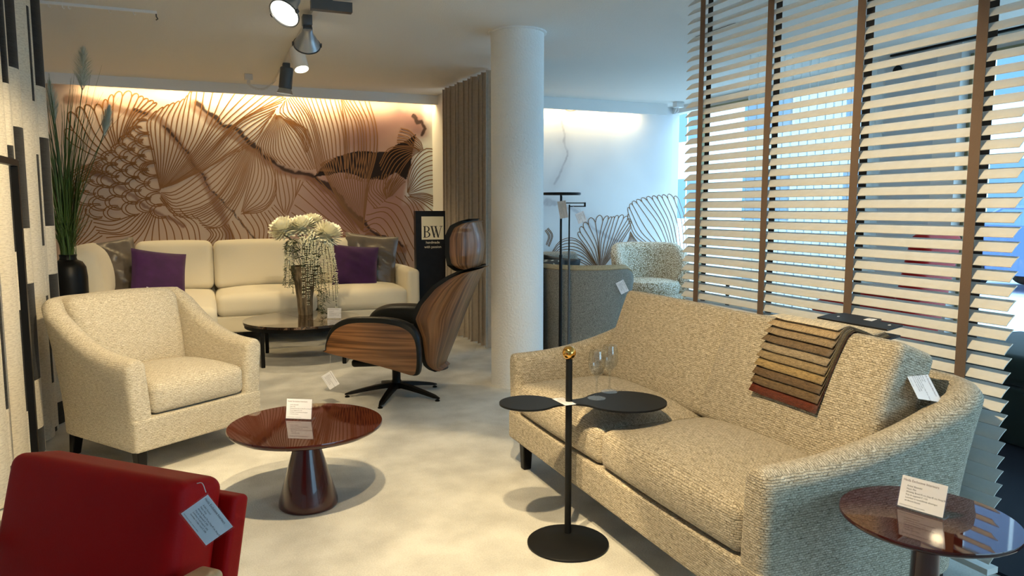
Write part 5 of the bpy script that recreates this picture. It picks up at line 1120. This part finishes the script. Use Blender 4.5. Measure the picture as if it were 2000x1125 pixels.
# ================================================================ ceiling track and spot lamps
t = thing('ceiling_track', 'thin white ceiling track carrying the spot lamps', 'track', (0.66, 6.0, ZC))
boxo('rail', -0.018, 0.018, -1.45, 1.5, -0.030, 0.0, M['whitemetal'], t)
t = thing('ceiling_track', 'dark grey ceiling track piece at the top edge', 'track', (0.66, 4.42, ZC))
boxo('rail', -0.06, 0.17, -0.025, 0.025, -0.075, -0.02, M['darkgrey'], t); boxo('mount', 0.0, 0.06, -0.02, 0.02, -0.02, 0.0, M['darkgrey'], t)
t = thing('ceiling_track', 'white ceiling track above the viewer', 'track', (0.40, 1.6, ZC)); boxo('rail', -0.018, 0.018, -1.0, 1.0, -0.030, 0.0, M['whitemetal'], t)
def spotlamp(label, x, y, zc, aim, kind, power, cone=50, blend=0.25, drop=0.10, col=WARM, lit=True):
    t = thing('spot_lamp', label, 'lamp', (x, y, zc), 0, 'spot lamps on the ceiling tracks')
    mm = {'dish': M['darkgrey'], 'white': M['whitemetal'], 'dark': M['darkgrey']}[kind]
    boxo('adapter', -0.028, 0.028, -0.034, 0.034, -0.06, 0.0, mm, t, bev=0.003)
    v, f = tube([(0, 0, -0.055), (0, 0, -drop-0.01)], 0.010, 10); obj('stem', v, f, mm, t)
    hd = bpy.data.objects.new('head', None); C.objects.link(hd); hd.parent = t; hd.location = (0, 0, -drop-0.02)
    d = Vector(aim)-Vector((x, y, zc-drop-0.02)); hd.rotation_mode = 'QUATERNION'; hd.rotation_quaternion = d.to_track_quat('-Z', 'Y')
    if kind == 'white' or kind == 'dark':
        r = 0.052
        v, f = lathe([(0.0, 0.05), (r-0.008, 0.05), (r, 0.042), (r, -0.115), (r-0.004, -0.118), (r-0.006, -0.112), (r-0.006, -0.10), (0, -0.10)], 32); obj('barrel', v, f, mm, hd)
        ro, zo = r-0.007, -0.112
        if kind == 'dark':
            v, f = lathe([(0.035, -0.10), (0.055, -0.135), (0.062, -0.155), (0.064, -0.160), (0.060, -0.160), (0.05, -0.135), (0.03, -0.108), (0, -0.108)], 32); obj('reflector', v, f, M['silver'], hd); ro, zo = 0.05, -0.150
    else:
        v, f = lathe([(0.022, 0.045), (0.03, 0.04), (0.034, 0.0), (0.052, -0.03), (0.075, -0.075), (0.080, -0.085), (0.076, -0.087), (0.066, -0.066), (0.045, -0.028), (0.02, -0.015), (0, -0.015)], 36); obj('reflector', v, f, M['silver'], hd)
        v, f = lathe([(0.079, -0.083), (0.083, -0.083), (0.083, -0.091), (0.079, -0.091), (0.079, -0.083)], 36, ring=True); obj('rim', v, f, M['darkgrey'], hd)
        for s in (-1, 1): boxo('clip', s*0.083-0.006, s*0.083+0.006, -0.008, 0.008, -0.094, -0.074, M['darkgrey'], hd)
        boxo('yoke', -0.026, 0.026, -0.012, 0.012, 0.0, 0.05, mm, hd); ro, zo = 0.070, -0.080
    v, f = lathe([(0, zo), (ro, zo), (ro, zo-0.001), (0, zo-0.001)], 28); obj('lens', v, f, M['bulb'] if lit else M['silver'], hd)
    if power > 0:
        l = bpy.data.lights.new('spot_beam', 'SPOT'); l.energy = power; l.color = col; l.spot_size = R(cone); l.spot_blend = blend; l.shadow_soft_size = 0.025
        lo = bpy.data.objects.new('spot_beam', l); C.objects.link(lo); lo.parent = hd; lo.location = (0, 0, zo-0.012)
    return t
spotlamp('lit silver dish spot lamp on the dark grey track piece', 0.47, 4.18, ZC-0.03, (-0.5, 3.3, 0.9), 'dish', 25, 90, 0.6, 0.065)
spotlamp('silver dish spot lamp seen from behind under the track', 0.62, 4.75, ZC-0.03, (0.75, 6.7, 0.75), 'dish', 120, 75, 0.5, 0.085)
spotlamp('white cylinder spot lamp on the thin track', 0.655, 5.55, ZC-0.03, (1.0, 4.75, 0.3), 'white', 45, 50, 0.2, 0.06)
spotlamp('dark grey cylinder spot lamp at the far end of the track', 0.655, 6.35, ZC-0.03, (0.45, 6.5, 0.4), 'dark', 60, 80, 0.4, 0.06)
spotlamp('white cylinder spot lamp overhead aimed at the middle carpet', 0.36, 1.85, ZC-0.03, (0.45, 2.62, 0.0), 'white', 230, 56, 0.10, 0.10)
spotlamp('white cylinder spot lamp overhead aimed at the beige sofa', 0.44, 1.40, ZC-0.03, (1.8, 2.3, 0.7), 'white', 230, 92, 0.6, 0.10)
spotlamp('white cylinder spot lamp overhead aimed at the cream armchair', 0.40, 2.35, ZC-0.03, (-0.4, 4.0, 0.7), 'white', 290, 68, 0.4, 0.10)
# ---------------- small ceiling fittings
t = thing('ceiling_socket', 'white ceiling socket with coiled cable to the track', 'socket', (0.409, 7.16, ZC))
boxo('socket_box', -0.035, 0.035, -0.03, 0.03, -0.055, 0, M['whitemetal'], t, bev=0.004); boxo('plug', -0.014, 0.014, -0.014, 0.014, -0.085, -0.055, M['whitemetal'], t)
hp = []
for i in range(240):
    s = i/239; a = s*2*PI*22; c = Vector((0.24*s, 0.28*s*0+0.02, -0.09-0.10*math.sin(PI*s)*0.6+0.06*s)); hp.append((c.x, c.y+0.010*math.cos(a), c.z+0.010*math.sin(a)))
v, f = tube(hp, 0.0022, 5); obj('coiled_cable', v, f, M['whitemetal'], t, ang=180)
t = thing('curtain_rail', 'thin white curtain rail with gliders on the ceiling at left', 'rail', (-0.55, 5.12, ZC))
boxo('rail', -0.45, 0.33, -0.009, 0.009, -0.016, 0.0, M['whiteplastic'], t)
for x in (-0.24, -0.17, -0.14, 0.07, 0.20): v, f = tube([(x, 0, -0.016), (x, 0, -0.026), (x+0.006, 0, -0.034), (x+0.012, 0, -0.028)], 0.0025, 6); obj('glider', v, f, M['whiteplastic'], t)
v, f = tube([(0.325, 0, -0.016), (0.325, 0, -0.03), (0.333, 0, -0.045), (0.322, 0, -0.052)], 0.004, 6); obj('end_hook', v, f, M['darkgrey'], t)
t = thing('ceiling_socket', 'white ceiling socket at the right end of the pale valance', 'socket', (5.0, 7.15, ZC))
boxo('socket_box', -0.05, 0.05, -0.04, 0.04, -0.06, 0, M['whiteplastic'], t, bev=0.004); v, f = tube(cr([(0, 0, -0.06), (0.0, 0, -0.10), (-0.05, 0, -0.13), (-0.02, 0, -0.06)], 14), 0.006, 6); obj('plug_cable', v, f, M['whiteplastic'], t)
t = thing('ceiling_rail', 'dark recessed rail in the ceiling behind the blind', 'rail', (3.24, 4.22, ZC)); boxo('rail', -0.02, 0.02, -0.22, 0.2, -0.012, 0.0, M['darkgrey'], t)
t = thing('ceiling_rail', 'long black ceiling rail along the street windows', 'rail', (5.02, 2.2, ZC)); boxo('rail', -0.015, 0.015, -2.2, 2.15, -0.015, 0.0, M['black'], t)
# ================================================================ window bay behind the blind
v, f, uv = curtain([(3.85, 4.60), (5.02, 4.40)], 0.02, 2.40, 0.03, 16, 300, 6); tag(obj('sheer_curtain', v, f, M['sheer'], ang=180), 'sheer white curtain hanging behind the blind beside the grey pier', 'curtain')
t = thing('green_bench', 'dark green velvet bench behind the right end of the blind', 'bench', (4.3, 2.3, 0))
cush('seat_cushion', 0.9, 1.5, 0.16, 0.05, (0, 0, 0.40), m=M['greenvelvet'], parent=t); cush('base', 0.9, 1.5, 0.30, 0.02, (0, 0, 0.165), m=M['greenvelvet'], parent=t, top=0, front=0)
o = boxo('navy_rug', 2.46, 5.0, 0.3, 2.7, 0.0, 0.012, M['darkrug']); tag(o, 'navy blue rug on the floor behind the blind', 'rug')
t = thing('red_wing_chair', 'red leather chair half hidden behind the blind slats', 'armchair', (4.35, 3.75, 0), R(200))
cush('seat_cushion', 0.62, 0.60, 0.18, 0.05, (0, -0.05, 0.36), m=M['redleather'], parent=t); cush('backrest', 0.62, 0.14, 0.80, 0.05, (0, 0.27, 0.68), (R(-10), 0, 0), m=M['redleather'], parent=t); cush('base', 0.60, 0.56, 0.14, 0.02, (0, -0.05, 0.20), m=M['redleather'], parent=t, top=0, front=0)
for sx in (-1, 1):
    cush('armrest', 0.09, 0.55, 0.10, 0.04, (sx*0.33, -0.04, 0.56), m=M['redleather'], parent=t)
    for sy in (-0.27, 0.17): taperleg('leg', sx*0.26, sy, 0.135, M['blackwood'], t)
# ---------------- street: tiled facade and a parked car
fa_ = thing('street_building', 'pale building across the street behind the windows', 'building', (17.0, 6.0, -0.15))
boxo('wall', 0, 1.0, -20, 22, 0, 9, mat('pale_facade', (0.70, 0.72, 0.74), 0.8), fa_)
for i in range(9):
    for j in range(3):
        y = -18+i*4.3; z = 0.9+j*2.9
        wf = boxo('window', -0.05, 0.02, y, y+2.4, z, z+1.7, M['whiteplastic'], fa_); boxo('pane', -0.06, -0.052, y+0.1, y+1.15, z+0.1, z+1.6, mat('far_glass', (0.12, 0.2, 0.3), 0.1) if (i, j) == (0, 0) else bpy.data.materials['far_glass'], wf); boxo('pane', -0.06, -0.052, y+1.25, y+2.3, z+0.1, z+1.6, bpy.data.materials['far_glass'], wf)
t = thing('parked_car', 'blue car parked in the street outside the right window', 'car', (13.0, 7.4, -0.15), R(90))
blue = mat('blue_car_paint', (0.01, 0.07, 0.42), 0.25, coat=1.0)
prof = [(-2.1, 0.30), (-2.15, 0.55), (-2.05, 0.85), (-1.2, 0.95), (-0.55, 1.42), (0.9, 1.45), (1.6, 1.0), (2.1, 0.92), (2.18, 0.6), (2.1, 0.30)]
secs = []
for yy, sc_ in ((-0.85, 0.96), (-0.80, 1.0), (0.80, 1.0), (0.85, 0.96)): secs.append([(x, yy*(0.82 if z > 1.1 else 1.0), 0.3+(z-0.3)*sc_) for x, z in prof])
v, f = loft(secs); obj('body', v, f, blue, t, ang=30)
for sy in (-1, 1):
    v, f = prism([(-1.0, 0.98), (1.4, 1.0), (0.82, 1.38), (-0.5, 1.36)], -0.005, 0.005); o = obj('side_window', v, f, bpy.data.materials['far_glass'], t, loc=(0, sy*0.79, 0), rot=(R(90+sy*12*0), 0, 0), smooth=False)
    for x in (-1.35, 1.35):
        v, f = lathe([(0, -0.1), (0.22, -0.1), (0.32, -0.09), (0.33, 0), (0.32, 0.09), (0.22, 0.1), (0, 0.1)], 24); obj('wheel', v, f, M['black'], t, loc=(x, sy*0.78, 0.33), rot=(R(90), 0, 0))
    boxo('tail_light', 2.06, 2.17, sy*0.78-0.07, sy*0.78+0.07, 0.70, 0.86, mat('red_lens', (0.5, 0.01, 0.01), 0.2) if sy < 0 else bpy.data.materials['red_lens'], t)
